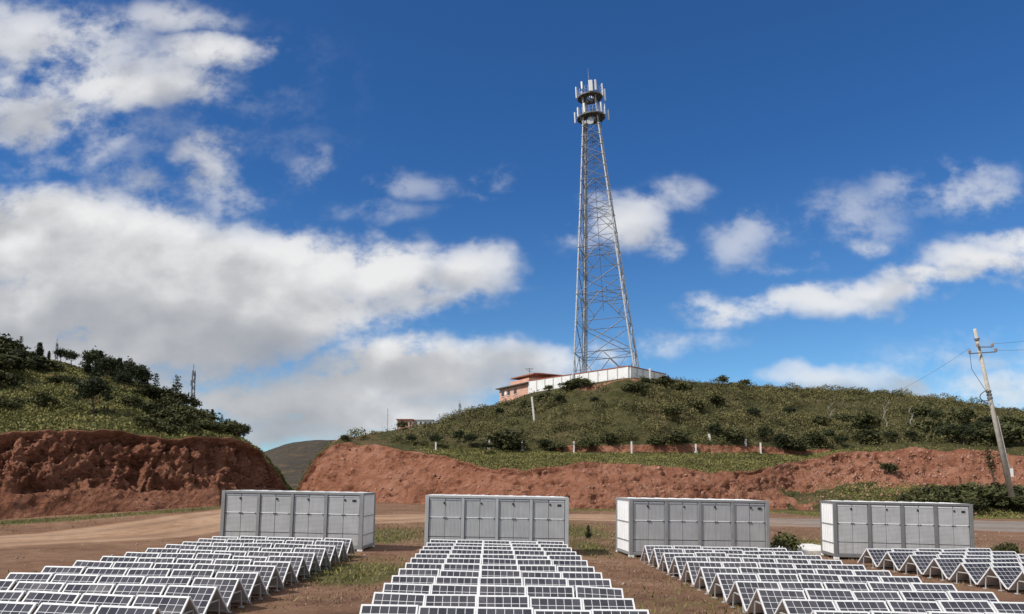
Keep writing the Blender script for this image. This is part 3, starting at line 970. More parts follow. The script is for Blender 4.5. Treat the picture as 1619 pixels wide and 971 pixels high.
def road_free(X, Y):
    c = np.array([(-44, 19, 5), (-31, 26, 5), (-22.5, 33.5, 5), (-19, 39.7, 4.3), (-16.6, 46.5, 4.3), (-13, 55, 5), (-7, 65, 6.5), (3, 72, 8), (14, 71, 9), (26, 68, 10), (40, 67, 11), (60, 67, 12)], float)
    best = np.full(np.shape(X), 1e9)
    for a, b in zip(c[:-1], c[1:]):
        for t in np.linspace(0, 1, 8):
            p = a * (1 - t) + b * t
            best = np.minimum(best, np.hypot(X - p[0], Y - p[1]) - p[2])
    return smooth(-1.2, .3, best)


rngY = np.random.default_rng(23)
C = yard_points(52000, rngY, -45, 60, 15, 96, lambda X, Y: np.clip(grass_mask(X, Y) - .15 + .3 * fbm(X, Y, 0., 1.5, 2, 9), 0, 1) * road_free(X, Y))
tag(tri_obj('grass', blades(C, .11, .05, rngY), M['grass_green']), 'thin green grass growing in patches on the yard', None, None, 'stuff')
C = yard_points(38000, rngY, -14, 30, 14, 60, lambda X, Y: np.clip(.3 + .6 * fbm(X, Y, 0., 2., 3, 19), 0, 1))
tag(tri_obj('dry_grass', blades(C, .07, .03, rngY), M['grass_dry']), 'dry straw coloured stubble on the brown soil', None, None, 'stuff')
C = yard_points(6000, rngY, -40, 45, 14, 95, lambda X, Y: np.full(X.shape, .5))
V, Fc = stones(C, .012, .075, rngY)
tag(mesh_obj('pebbles', V, Fc, M['pebble']), 'small pale stones strewn over the yard soil', None, None, 'stuff')

# ------------------------------------------------------------------ yard placement
def yard_matrix(X, Y, rz, z=0., jitter=0.):
    loc = YARD @ Vector((X, Y, 0))
    loc.z = float(gz(loc.x, loc.y)) + z - .0
    rot = YARD.to_3x3() @ Matrix.Rotation(rz, 3, 'Z')
    if jitter:
        rot = rot @ Euler((random.gauss(0, jitter), random.gauss(0, jitter), random.gauss(0, jitter))).to_matrix()
    return Matrix.Translation(loc) @ rot.to_4x4()


# ------------------------------------------------------------------ containers
CW, CD, CH = 6.06, 2.44, 2.66


def corrugated(mb, axis, x, y0, y1, z0, z1, out, n, depth, mi=0):
    """a wall of trapezoid ribs between y0 and y1 at x, standing out by depth"""
    prof = []
    p = (y1 - y0) / n
    for k in range(n):
        a = y0 + k * p
        prof += [(a, 0), (a + p * .3, 0), (a + p * .42, depth), (a + p * .86, depth)]
    prof.append((y1, 0))
    vs = []
    for (yy, d) in prof:
        for z in (z0, z1):
            vs.append((x + out * d, yy, z) if axis == 'x' else (yy, x + out * d, z))
    fs = [(2 * k, 2 * k + 2, 2 * k + 3, 2 * k + 1) for k in range(len(prof) - 1)]
    mb.add(vs, fs, mi)


def make_container(Mx, door, frame, label, horiz):
    root = empty('storage_container')
    tag(root, label, 'container', 'grey containers behind the solar arrays')
    # frame
    f = MB()
    pw = .15
    for sx in (-1, 1):
        for y in (pw / 2, CD - pw / 2):
            f.box((sx * (CW / 2 - pw / 2), y, CH / 2 + .06), (pw, pw, CH - .12))
    for y in (.06, CD - .06):
        f.box((0, y, CH - .055), (CW - 2 * pw - .004, .11, .11))
        f.box((0, y, .19), (CW - 2 * pw - .004, .11, .14))
    for sx in (-1, 1):
        f.box((sx * (CW / 2 - .06), CD / 2, CH - .055), (.11, CD - 2 * pw - .004, .11))
        f.box((sx * (CW / 2 - .06), CD / 2, .19), (.11, CD - 2 * pw - .004, .14))
    f.build('frame', frame, root, .008)
    bay = (CW - 2 * pw) / 4
    for k in range(1, 4):
        x = -CW / 2 + pw + bay * k
        MB().box((x, .055, (CH - .12 + .26) / 2), (.13, .1, CH - .12 - .26 - .004)).build('mullion', frame, root, .006)
    # door leaves
    for k in range(4):
        bx = -CW / 2 + pw + bay * k
        lo = bx + (.07 if k else .012); hi = bx + bay - (.07 if k < 3 else .012)
        w = (hi - lo) / 2
        for s in range(2):
            cx = lo + w * (s + .5)
            d = MB()
            jig = random.uniform(-.008, .008)
            d.box((cx, .085 + jig, 1.675), (w - .016, .05, 1.71))
            d.box((cx, .085 + jig, .53), (w - .016, .05, .51))
            leaf = d.build('door', door, root, .006)
            st = MB()
            st.box((cx, .053 + jig, 1.68), (w - .03, .016, .032)); st.build('strip', M['cont_white'], leaf)
            MB().box((cx, .054 + jig, 2.49), (w - .04, .014, .06)).build('door_head', M['cont_white'], leaf)
            lt = MB()
            ex = cx + (w / 2 - .05) * (1 if s == 0 else -1)
            lt.box((ex, .045, 1.66), (.05, .03, .05)); lt.box((cx - (ex - cx), .045, 1.66), (.045, .03, .045))
            if (k + s) % 2 == 0: MB().box((ex, .045, 2.33), (.06, .035, .09)).build('lock', M['bolt'], leaf)
            lt.build('latch', M['bolt'], leaf)
            if k == 3 and s == 1: MB().box((cx + .1, .048, 2.3), (.16, .02, .09)).build('rating_plate', M['bolt'], leaf)
        MB().box(((lo + hi) / 2, .125, 1.4), (hi - lo - .01, .02, 2.28)).build('door_backing', M['galv_dark'], root)
    # sides, back, roof, floor
    for sx, nm in ((-1, 'side_panel'), (1, 'side_panel')):
        s = MB(); corrugated(s, 'x', sx * (CW / 2 - .075), pw + .004, CD - pw - .004, .262, CH - .112, sx, 7, .055)
        sp = s.build(nm, M['cont_white'], root)
        b = MB()
        for z in (.75, 1.6):
            b.box((sx * (CW / 2 - .005), CD / 2, z), (.02, CD - .4, .035))
        b.build('rail', M['cont_frame_mid'], sp)
    s = MB(); corrugated(s, 'y', CD - .075, -CW / 2 + pw + .004, CW / 2 - pw - .004, .262, CH - .112, 1, 18, .055)
    s.build('back_panel', M['cont_white'], root)
    rf = MB(); rf.box((0, CD / 2, CH - .012), (CW - .23, CD - .23, .03))
    for k in range(9): rf.box((-CW / 2 + .55 + k * .62, CD / 2, CH + .012), (.16, CD - .5, .018))
    rf.build('roof', M['cont_white'], root)
    MB().box((0, CD / 2, .2), (CW - .24, CD - .24, .08)).build('floor', M['cont_frame_dark'], root)
    for sx in (-1, 1):
        for y in (.1, CD - .1):
            MB().box((sx * (CW / 2 - .1), y, .06), (.22, .2, .118)).build('foot', M['cont_white'], root, .01)
    root.matrix_world = Mx
    return root


def fX(px, py_unused, Y): return (px - PX) / F * Y


CONT = [  # front-left px, front-right px, Y of left end, rotation
    (352, 575, 33.3, R(-3.5), M['door_light'], M['cont_frame_mid'], 'grey container with blank double doors, the leftmost, its right side facing the road', True),
    (672, 897, 32.9, R(0), M['door_plain'], M['cont_frame_light'], 'evenly pale grey container straight behind the centre solar array', False),
    (992, 1211, 33.0, R(4.5), M['door_plain'], M['cont_frame_mid'], 'grey container third from the left with a bright white ribbed left side', False),
    (1311, 1531, 33.6, R(-8), M['door_light'], M['cont_frame_dark'], 'grey container with dark frame posts, the rightmost, nearest the leaning pole', True)]
for a, b_, Y0, rz, dm, fm, lb, hz in CONT:
    xl = fX(a, 0, Y0)
    # choose width so that the right end lands on its pixel
    Yr = Y0 + math.sin(rz) * CW
    xr = fX(b_, 0, Yr)
    w = (xr - xl) / math.cos(rz)
    c = ((xl + xr) / 2, (Y0 + Yr) / 2)
    root = make_container(yard_matrix(c[0], c[1], rz, -.03), dm, fm, lb, hz)
    root.scale = (w / CW, .86 if a > 1300 else 1, (CH - .18) / CH)

# concrete slab between the right containers
sl = MB(); sl.box((0, 0, .06), (3.4, 4.2, .24)); o = sl.build('concrete_slab', M['post_white'], None, .02)
o.matrix_world = yard_matrix(14.9, 38.2, R(4))
tag(o, 'pale concrete slab on the ground between the two right containers', 'slab')

# ------------------------------------------------------------------ solar panels
def panel_part(name, p_top, p_bot, w, up, parent):
    """a framed module from ridge line to valley line (points in the y-z plane)"""
    t, b = Vector((0, *p_top)), Vector((0, *p_bot))
    d = (b - t); L = d.length; d.normalize()
    n = Vector((1, 0, 0)).cross(d).normalized()
    if n.z < 0: n = -n
    th = .03
    o = t + d * .01 + n * .0
    L -= .02
    vs = []
    for k in (0, -th * .6):
        for s in (-1, 1):
            for q in (0, 1):
                vs.append(Vector((s * (w / 2 - .03), 0, 0)) + o + d * (.03 + q * (L - .06)) + n * (k - .006))
    fs = [(0, 1, 3, 2), (4, 6, 7, 5), (0, 4, 5, 1), (2, 3, 7, 6), (0, 2, 6, 4), (1, 5, 7, 3)]
    mb = MB(); mb.add(vs, fs); mb.i = [0, 1, 1, 1, 1, 1]
    ob = mb.build(name, [M['cells'], M['frame_white']], parent)
    uv = ob.data.uv_layers.new(name='UVMap')
    for li, vi in zip(ob.data.polygons[0].loop_indices, ob.data.polygons[0].vertices):
        uv.data[li].uv = {0: (0, 0), 1: (0, 1), 3: (1, 1), 2: (1, 0)}[vi]
    fr = MB()
    fw = .034
    rot = Matrix((Vector((1, 0, 0)), d, Vector((1, 0, 0)).cross(d))).transposed()
    for s in (-1, 1): fr.box(o + d * (L / 2) + Vector((s * (w / 2 - fw / 2), 0, 0)) - n * .018, (fw, L, .04), rot)
    for q in (fw / 2, L - fw / 2): fr.box(o + d * q - n * .018, (w - 2 * fw - .002, fw, .04), rot)
    fr.build('panel_frame', M['frame_white'], ob)
    return ob


def make_unit(run, w=1.06, zr=.72, zv=.1):
    root = empty('solar_panel')
    panel_part('front_panel', (-.012, zr), (-run + .012, zv), w, 1, root)
    panel_part('back_panel', (.012, zr), (run - .012, zv), w, 1, root)
    for s in (-1, 1):
        x = s * (w / 2 - .07)
        lg = MB(); lg.beam((x, -run * .42, zr - (zr - zv) * .42 - .05), (x, -run * .5, .0), .028)
        lg.box((x, -run * .5, .012), (.1, .14, .024)); lg.build('leg', M['leg_white'], root)
        lg = MB(); lg.beam((x, run * .42, zr - (zr - zv) * .42 - .05), (x, run * .5, .0), .028)
        lg.box((x, run * .5, .012), (.1, .14, .024)); lg.build('leg', M['leg_white'], root)
        MB().beam((x, -run * .42, zr - (zr - zv) * .42 - .06), (x, run * .42, zr - (zr - zv) * .42 - .06), .03).build('brace', M['leg_white'], root)
    MB().tube((-w / 2, 0, zr - .035), (w / 2, 0, zr - .035), .018, n=6).build('hinge_rod', M['bolt'], root)
    return root


UNITS = {}
for key, run in (('a', .69), ('b', .757), ('c', .6)):
    r_ = make_unit(run); UNITS[key] = [r_, kid_map(r_), False, run]


def place_unit(key, Mx, label, group):
    u = UNITS[key]
    if not u[2]: o = u[0]; u[2] = True
    else: o = copy_tree(u[0], u[1])
    o.matrix_world = Mx
    tag(o, label, 'solar panel', group)


def in_frame(X, Y, margin=12):
    ps = [(YARD @ Vector((X + dx, Y + dy, z))) for dx in (-.55, .55) for dy in (-.7, .1) for z in (.15, .9)]
    pj = [proj((p.x, p.y, p.z)) for p in ps]
    xs_, ys_ = [p[0] for p in pj], [p[1] for p in pj]
    return max(xs_) > -margin and min(xs_) < 1619 + margin and min(ys_) < 971 + margin


PITCHX = 1.10
NAMES = ['leftmost', 'second', 'third', 'rightmost']
def array(ci, key, rows, ends, from_right, rz, ncol=5, pitch=PITCHX):
    """rows: ridge distances from the container outward; ends(Y) = X of the array's reference end"""
    for ri, Y in enumerate(rows):
        for c in range(ncol):
            off = (c + .5) * pitch
            X0 = ends(Y)
            if from_right: X, Yc = X0 - off * math.cos(rz), Y - off * math.sin(rz)
            else: X, Yc = X0 + off * math.cos(rz), Y + off * math.sin(rz)
            if not in_frame(X, Yc): continue
            side = 'right' if from_right else 'left'
            lab = 'white-framed solar panel, %s row out from the %s container, %s from the %s' % (ORD[ri], NAMES[ci], ORD[c], side)
            place_unit(key, yard_matrix(X, Yc, rz, random.gauss(0, .01), .011), lab, 'folding solar panels in front of the %s container' % NAMES[ci])


rowsA = [30.5 - 1.375 * k for k in range(15)]
array(0, 'a', rowsA, lambda Y: np.interp(Y, [14, 30.5], [-5.93, -5.52]), True, R(-4.6), 5, 1.13)
rowsB = [31.3 - 1.512 * k for k in range(13)]
array(1, 'b', rowsB, lambda Y: np.interp(Y, [14.4, 31.3], [-2.47, -2.55]), False, 0., 5, 1.07)
rowsC = [30.0 - 1.5 * k for k in range(13)]
array(2, 'b', rowsC, lambda Y: np.interp(Y, [14.5, 30], [6.05, 5.77]), False, R(1.2), 5, 1.1)
rowsD = [30.3 - 1.18 * k for k in range(9)]
array(3, 'c', rowsD, lambda Y: np.interp(Y, [20, 23.4, 30.3], [16.15, 15.6, 14.4]), False, R(10), 5, 1.1)

# ------------------------------------------------------------------ lattice tower
TY = 158.0
TC = at(962, 611, TY); TC[2] = 22.4
LEAN = R(-2.75)
troot = empty('lattice_tower')
tag(troot, 'tall grey lattice telecom tower with two antenna platforms on the hilltop', 'tower')
phi = R(29)
Zd = at(934, 186, TY)[2] - TC[2]; Zu = at(932, 154, TY)[2] - TC[2]; Zm = at(929, 107, TY)[2] - TC[2]
R0, R1 = 9.0, 2.1


def rad(z): return R0 + (R1 - R0) * min(1., (z / Zd)) ** .93


def corner(k, z):
    a = phi + math.pi / 2 * k
    r = rad(z) if z <= Zd else R1 - .25 * (z - Zd) / (Zu - Zd)
    return Vector((r * math.cos(a), r * math.sin(a), z))


levels = [0]
z = 0; st = 7.2
while z < Zd - 2.2:
    z += st; st = max(2.3, st * .9); levels.append(min(z, Zd))
levels[-1] = Zd
for k in range(4):
    lg = MB()
    zz = levels + [Zu]
    for a, b_ in zip(zz[:-1], zz[1:]):
        lg.tube(corner(k, a), corner(k, b_), .2 - .07 * a / Zd, .2 - .07 * b_ / Zd, 8)
    for a in zz[1:-1]: lg.tube(corner(k, a) - Vector((0, 0, .08)), corner(k, a) + Vector((0, 0, .08)), .28, n=8)
    lg.box(corner(k, 0) + Vector((0, 0, .1)), (.9, .9, .3))
    lg.build('leg', M['galv'], troot)
for k in range(4):
    br = MB(); k2 = (k + 1) % 4
    for i, (a, b_) in enumerate(zip(levels[:-1], levels[1:])):
        t_ = .085 if a < Zd * .5 else .065
        A0, B0, A1, B1 = corner(k, a), corner(k2, a), corner(k, b_), corner(k2, b_)
        mid = (A1 + B1) / 2
        if i % 2 == 0:      # inverted K with sub struts
            br.tube(A0, mid, t_, n=5); br.tube(B0, mid, t_, n=5)
            br.tube(A1, B1, t_, n=5)
            if a < Zd * .6:
                q, r_ = (A0 + mid) / 2, (B0 + mid) / 2
                br.tube(q, A1, t_ * .7, n=4); br.tube(r_, B1, t_ * .7, n=4)
                br.tube(q, (A0 + A1) / 2, t_ * .6, n=4); br.tube(r_, (B0 + B1) / 2, t_ * .6, n=4)
        else:
            br.tube(A0, B1, t_, n=5); br.tube(B0, A1, t_, n=5); br.tube(A1, B1, t_ * .8, n=5)
    if k == 1:
        for a in levels[1::2]:
            m_ = [(corner(j, a) + corner((j + 1) % 4, a)) / 2 for j in range(4)]
            for j in range(4): br.tube(m_[j], m_[(j + 1) % 4], .05, n=4)
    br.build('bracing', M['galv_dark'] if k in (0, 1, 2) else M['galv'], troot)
for a in []:
    m_ = [(corner(k, a) + corner((k + 1) % 4, a)) / 2 for k in range(4)]
    for k in range(4): hz.tube(m_[k], m_[(k + 1) % 4], .05, n=4)
cl = MB()           # cable ladder up the inside of one face
for s in (-.22, .22):
    cl.path([corner(0, a) * .0 + Vector((corner(2, a).x * .72 + s, corner(2, a).y * .72, a)) for a in levels + [Zu]], .06, 4)
for k in range(5):
    cl.path([Vector((corner(2, a).x * .66 + .09 * k, corner(2, a).y * .7, a)) for a in levels + [Zu]], .035, 4)
cl.build('cable_ladder', M['galv_dark'], troot)
cn = MB(); cn.tube((0, 0, Zd * .28), (0, 0, Zd), .05, n=5)
for a in levels[3::2]:
    for k in range(4): cn.tube((0, 0, a), corner(k, a), .035, n=4)
cn.build('riser_pipe', M['galv_dark'], troot)


def platform(z, r, rail_h, aer):
    pf = MB()
    pf.ring((0, 0, z), .9, r, -.08, .08, 40)
    pf.ring((0, 0, z), r - .1, r + .04, -.16, .12, 40)
    for k in range(12):
        a = k * math.pi / 6
        pf.beam((math.cos(a) * .8, math.sin(a) * .8, z - .2), (math.cos(a) * r, math.sin(a) * r, z - .2), .1, .2)
    for k in range(4): pf.beam(corner(k, z - 2.2), Vector((corner(k, z).x * r / R1 * .95, corner(k, z).y * r / R1 * .95, z - .2)), .1)
    p = pf.build('platform', M['deck'], troot)
    rl = MB()
    n = 24
    for k in range(n):
        a = 2 * math.pi * k / n
        rl.tube((math.cos(a) * r, math.sin(a) * r, z), (math.cos(a) * r, math.sin(a) * r, z + rail_h), .035, n=4)
    for hh in (rail_h * .5, rail_h):
        pts = [Vector((math.cos(2 * math.pi * k / 36) * r, math.sin(2 * math.pi * k / 36) * r, z + hh)) for k in range(37)]
        rl.path(pts, .035, 4)
    rl.build('railing', M['galv'], p)
    for ang, zo, L, w, rr in aer:
        a = R(ang)
        c = Vector((math.cos(a) * rr, math.sin(a) * rr, z + zo))
        rot = Matrix.Rotation(a, 3, 'Z')
        an = MB(); an.box(c, (.22, w * 1.12, L * 1.05), rot)
        ap = an.build('panel_antenna', M['antenna_white'], troot, .05)
        mt = MB()
        cc = Vector((math.cos(a) * (rr - .25), math.sin(a) * (rr - .25), z + zo))
        mt.tube(cc - Vector((0, 0, L * .62)), cc + Vector((0, 0, L * .5)), .05, n=5)
        for q in (-.3, .3):
            mt.tube(Vector((math.cos(a) * (r - .1), math.sin(a) * (r - .1), z + max(.1, zo + q))), cc + Vector((0, 0, q)), .04, n=4)
        mt.build('mount', M['galv'], ap)
    return p


platform(Zd, 2.95, 1.4, [(182, .1, 2.3, .36, 3.5), (200, .9, 2.0, .3, 3.1), (235, 1.1, 2.0, .3, 3.0), (310, 1.2, 2.1, .34, 3.0), (335, 1.2, 2.2, .36, 3.1), (2, .5, 2.2, .36, 3.75), (60, 1.2, 2.1, .34, 3.1), (110, 1.1, 2.1, .34, 3.1)])
platform(Zu, 2.65, 1.5, [(182, 1.2, 2.4, .36, 2.9), (225, 1.9, 1.6, .34, 2.6), (268, 1.3, 2.3, .75, 2.7), (292, 1.5, 2.2, .36, 2.7), (350, 1.4, 2.6, .5, 2.75), (4, .6, 2.6, .42, 3.35), (70, 1.6, 2.1, .36, 2.7), (120, 1.6, 2.1, .36, 2.7)])
mp = MB(); mp.tube((0, 0, Zu), (0, 0, Zu + 3), .09, n=6); mp.tube((0, 0, Zu + 3), (0, 0, Zm), .045, .02, n=5); mp.build('lightning_rod', M['galv'], troot)
for k, (ang, zo, rd) in enumerate(((255, -1.6, .75), (215, -1.5, .5))):
    a = R(ang); c = Vector((math.cos(a) * 1.7, math.sin(a) * 1.7, Zd + zo))
    ds = MB(); ds.tube(c, c + Vector((math.cos(a) * .35, math.sin(a) * .35, 0)), rd, rd * .95, 20); ds.build('dish', M['galv'], troot)
for k in range(9):
    MB().box((random.uniform(-1.2, 1.2), random.uniform(-1.2, 1.2), random.choice([Zd + .7, Zu - 1.0, Zu + .6, Zd + 1.4])), (.5, .35, .8)).build('radio_unit', M['galv_dark'], troot)
troot.matrix_world = Matrix.Translation(TC) @ Matrix.Rotation(LEAN, 4, 'Y')

# ------------------------------------------------------------------ wall, house on the summit
WZ = 22.3
def wall(a, b_, h0, name, label, nbay, z0=WZ):
    a, b_ = np.array(a), np.array(b_)
    L = float(np.linalg.norm(b_ - a)); ang = math.atan2(b_[1] - a[1], b_[0] - a[0])
    root = empty(name, (a[0], a[1], z0), Matrix.Rotation(ang, 4, 'Z'))
    tag(root, label, 'wall')
    w = MB(); w.box((L / 2, 0, h0 / 2 - .6), (L - .02, .24, h0 + 1.2)); w.build('wall_panel', M['wall_white'], root)
    c = MB(); c.box((L / 2, 0, h0 + .08), (L + .1, .42, .16)); c.build('coping', M['brick_red'], root)
    for k in range(nbay + 1):
        MB().box((.15 + (L - .3) * k / nbay, 0, h0 / 2 - .6), (.24, .34, h0 + 1.19)).build('pier', M['concrete'] if k not in (0, nbay) else M['wall_white'], root)
    return root


cor = at(995, 578, 143.2); lef = at(836, 602, 164.5); rig = at(1052, 592, 154)
H0 = cor[2] - WZ - .16
wall((lef[0], lef[1]), (cor[0] - .12, cor[1] + .14), H0, 'boundary_wall', 'long white panelled wall with red coping on the hilltop, sunlit face', 11)
wall((cor[0] + .12, cor[1] + .16), (rig[0], rig[1]), H0 - .05, 'boundary_wall', 'shorter greyish wall with red coping running behind the hill right of the tower', 6)

hl = at(789, 616, 176)
hx = np.array([lef[0] - hl[0], lef[1] - hl[1]]); HL = float(np.linalg.norm(hx)); hang = math.atan2(hx[1], hx[0])
hroot = empty('pink_house', (hl[0], hl[1], 20.2), Matrix.Rotation(hang, 4, 'Z'))
tag(hroot, 'pink house with red roof slabs at the left end of the white wall', 'house')
ht = at(810, 611, 170)[2] - 20.2
MB().box((HL / 2, 2.6, ht / 2), (HL - .1, 5, ht)).build('wall', M['wall_pink'], hroot)
MB().box((HL / 2 - .1, 2.4, ht + .12), (HL + .7, 6.2, .24)).build('eave', M['soffit'], hroot)
MB().box((HL * .66, 2.6, ht + .75), (HL * .62, 4.6, 1.0)).build('parapet', M['wall_pink'], hroot)
for k, x in enumerate((1.6, 4.3, 7.2)):
    wn = MB().box((x, .07, ht - 1.15), (1.1, .06, 1.2)).build('window', M['glass_dark'], hroot)
    MB().box((x, .03, ht - 1.8), (1.3, .16, .1)).build('sill', M['wall_white'], wn)
MB().box((3.0, .05, ht - 1.1), (.8, .08, 1.0)).build('sign_panel', M['wall_white'], hroot)
# upper pavilion with a hip roof
ca = at(852, 601, 174)
pc = hroot.matrix_world.inverted() @ Vector((ca[0], ca[1], 0)); pzx = at(850, 597.5, 174)[2] - 20.2
MB().box((pc.x, pc.y, pzx / 2), (8, 6, pzx)).build('upper_wall', M['brick_red'], hroot)
for dx in (-3.2, -1., 1.2, 3.2):
    MB().box((pc.x + dx, pc.y - 3.02, pzx - .7), (1.2, .08, .8)).build('window', M['glass_dark'], hroot)
rf = MB(); X0, X1, Y0_, Y1_ = pc.x - 5.4, pc.x + 4.9, pc.y - 4.4, pc.y + 4.4
vs = [(X0, Y0_, pzx), (X1, Y0_, pzx), (X1, Y1_, pzx), (X0, Y1_, pzx), (X0, Y0_, pzx + .25), (X1, Y0_, pzx + .25), (X1, Y1_, pzx + .25), (X0, Y1_, pzx + .25), (X0 + 4, pc.y, pzx + 1.05), (X1 - 4, pc.y, pzx + 1.05)]
rf.add(vs, [(0, 3, 2, 1)], 1); rf.add(vs, [(0, 1, 5, 4), (1, 2, 6, 5), (2, 3, 7, 6), (3, 0, 4, 7), (4, 5, 9, 8), (5, 6, 9), (6, 7, 8, 9), (7, 4, 8)], 0)
rf.build('roof', [M['roof_red'], M['soffit']], hroot)
ap = at(837, 592, 171)
an = MB(); an.tube((0, 0, -1.5), (0, 0, 1.4), .05, n=5); an.tube((-.9, 0, 1.2), (.9, .3, 1.3), .05, n=5)
for k in range(6): an.tube((-.8 + .3 * k, -.5, 1.24), (-.8 + .3 * k, .6, 1.24), .035, n=4)
an.tube((-.5, 0, .8), (.6, .2, .7), .05, n=5)
o = an.build('aerial', M['pole_dark']); o.location = ap
tag(o, 'dark television aerial on the roof of the pink house', 'aerial')

# far buildings and masts behind the shoulder
def small_house(px0, px1, ytop, Y, mat, label, win):
    a, b_ = at(px0, ytop, Y), at(px1, ytop, Y)
    w = b_[0] - a[0]; root = empty('far_building', ((a[0] + b_[0]) / 2, Y, 11.)); h = a[2] - 11
    tag(root, label, 'building')
    MB().box((0, 3, h / 2), (w, 6, h)).build('wall', mat, root)
    MB().box((0, 3, h + .12), (w + .5, 6.6, .24)).build('roof', M['roof_red'] if mat is M['wall_pink'] else M['wall_white'], root)
    for k in range(win):
        MB().box((-w / 2 + w * (k + .5) / win, -.03, h - .9), (w / win * .4, .1, .8)).build('window', M['glass_dark'], root)


small_house(628, 652, 664, 205, M['wall_pink'], 'small pink building half hidden behind the hill shoulder', 4)
small_house(654, 684, 664, 215, M['wall_white'], 'low white building half hidden behind the hill shoulder, right of the pink one', 4)
o = MB().box((0, 0, 0), (4.5, .25, 1.4)).build('low_wall', M['wall_white']); p = at(594, 686, 140); o.location = (p[0], p[1], p[2] - .2); tag(o, 'short pale wall on the ridge left of the thin pole', 'wall')


def lattice_mast(px, ytop, Y, zbase, w, label):
    t = at(px, ytop, Y); root = empty('lattice_mast', (t[0], Y, zbase)); h = t[2] - zbase
    tag(root, label, 'mast', 'thin masts on the skyline')
    m_ = MB(); n = max(6, int(h / (w * 1.3)))
    cs = [(w / 2 * math.cos(a), w / 2 * math.sin(a)) for a in (.5, 2.6, 4.7)]
    for k in range(3):
        m_.tube((*cs[k], 0), (cs[k][0] * .6, cs[k][1] * .6, h), .07, n=5)
    m_.build('leg', M['galv_dark'], root)
    b = MB()
    for i in range(n):
        f0, f1 = i / n, (i + 1) / n
        for k in range(3):
            k2 = (k + 1) % 3; s0, s1 = 1 - .4 * f0, 1 - .4 * f1
            b.tube((cs[k][0] * s0, cs[k][1] * s0, h * f0), (cs[k2][0] * s1, cs[k2][1] * s1, h * f1), .04, n=4)
    b.build('bracing', M['galv_dark'], root)
    an = MB()
    an.tube((0, 0, h - .4), (0, 0, h + .8), .04, n=5)
    an.box((w * .35, 0, h * .93), (.14, .12, .7)).box((-w * .35, 0, h * .86), (.14, .12, .7))
    an.build('antenna', M['galv_dark'], root)
    return root


lattice_mast(306, 586, 95, 6, .62, 'tall thin lattice mast rising from the trees of the left hill')
lattice_mast(727, 638, 205, 11, .9, 'short dark antenna mast on the skyline left of the pink house')
lattice_mast(90, 543, 120, 12, .5, 'tiny mast above the round trees on the left skyline')
t = at(613, 646, 200); o = MB().tube((0, 0, 11), (0, 0, t[2]), .14, .08, 7).build('utility_pole', M['concrete']); o.location = (t[0], 200, 0)
tag(o, 'thin plain pole on the ridge left of the far pink building', 'pole')

# fence posts
FP = [(688, 711, 12), (774, 708, 13), (826, 712, 15), (907, 716, 18), (998, 718, 20), (1100, 714, 12), (1202, 716, 17)]
for k, (px, py, hp) in enumerate(FP):
    p = on_hill(PT, TGT, px, py, 2.3, 4.2); h = hp * p[1] / F
    m_ = MB(); m_.beam((0, 0, -.3), (random.uniform(-.08, .08), .05, h), .22, .22, up=(0, 1, 0)); m_.box((0, 0, -.1), (.5, .5, .3))
    o = m_.build('fence_post', M['post_white'], None, .02); o.location = p
    tag(o, 'white concrete post below the scrub, %s from the left in its line' % ORD[k], 'post', 'white posts along the foot of the scrub')
for k, (px, py, hp, ln, lb) in enumerate([(846, 667, 40, -.1, 'tall leaning white post high in the scrub below the pink house'), (1124, 697, 10, -.25, 'short tilted white post above the broken red ledge, left of two'), (1178, 703, 9, .05, 'short white stub post above the broken red ledge, right of two'),
                                         (1028, 592, 16, 0, 'white post standing at the end of the hilltop wall')]):
    p = on_hill(PT, TGT, px, py, 3.5, 5.1); h = hp * p[1] / F
    o = MB().beam((0, 0, -.3), (ln * h, 0, h), .3, .3, up=(0, 1, 0)).build('marker_post', M['post_white'], None, .02); o.location = p
    tag(o, lb, 'post')
# pale dead trees in the scrub
def bare_tree(px, py, hp, label):
    p = on_hill(PT, TGT, px, py, 3.5, 5.); h = hp * p[1] / F; rg = random.Random(px)
    m_ = MB(); q = Vector((0, 0, -.2))
    for k in range(5):
        n_ = Vector((rg.uniform(-.12, .12) * h, 0, h * (k + 1) / 5)); m_.tube(q, n_, .12 * (1 - k / 6), .12 * (1 - (k + 1) / 6), 6)
        for s in (-1, 1):
            if k > 0: m_.tube(n_, n_ + Vector((s * h * .18 * rg.random(), rg.uniform(-.2, .2), h * .2)), .05, .02, 5)
        q = n_
    o = m_.build('bare_tree', M['bark_pale']); o.location = p; tag(o, label, 'tree')


bare_tree(1402, 675, 36, 'tall pale leafless sapling in the scrub left of the leaning pole')
bare_tree(1312, 668, 28, 'small pale leafless sapling in the middle of the right hand scrub')
bare_tree(1440, 672, 24, 'short pale leafless sapling closest to the leaning pole')

# ------------------------------------------------------------------ leaning utility pole and wires
PYD = 84.
pb, pt = at(1599, 782, PYD), at(1541, 520, PYD)
proot = empty('utility_pole', pb)
tag(proot, 'leaning grey concrete power pole on the bank beside the grey road', 'power pole')
ax = Vector(pt - pb); H = ax.length; ad = ax.normalized()
def pp(f, dx=0, dy=0, dz=0): return ad * (H * f) + Vector((dx, dy, dz))
MB().tube(pp(-.015), pp(1), .29, .16, 14).build('shaft', M['concrete'], proot, 0, True)
def cross(f, half, nm, tilt=.0, offx=0.):
    c = pp(f)
    a, b_ = c + Vector((-half + offx, -.3, tilt)), c + Vector((half + offx, -.3, -tilt))
    arm = MB().beam(a, b_, .11, .11).build(nm, M['galv_dark'], proot)
    for q in (a, b_):
        ins = MB(); ins.tube(q, q + Vector((0, 0, .25)), .12, .15, 8); ins.tube(q + Vector((0, 0, .25)), q + Vector((0, 0, .45)), .17, .08, 8)
        ins.build('insulator', M['ceramic'], arm)
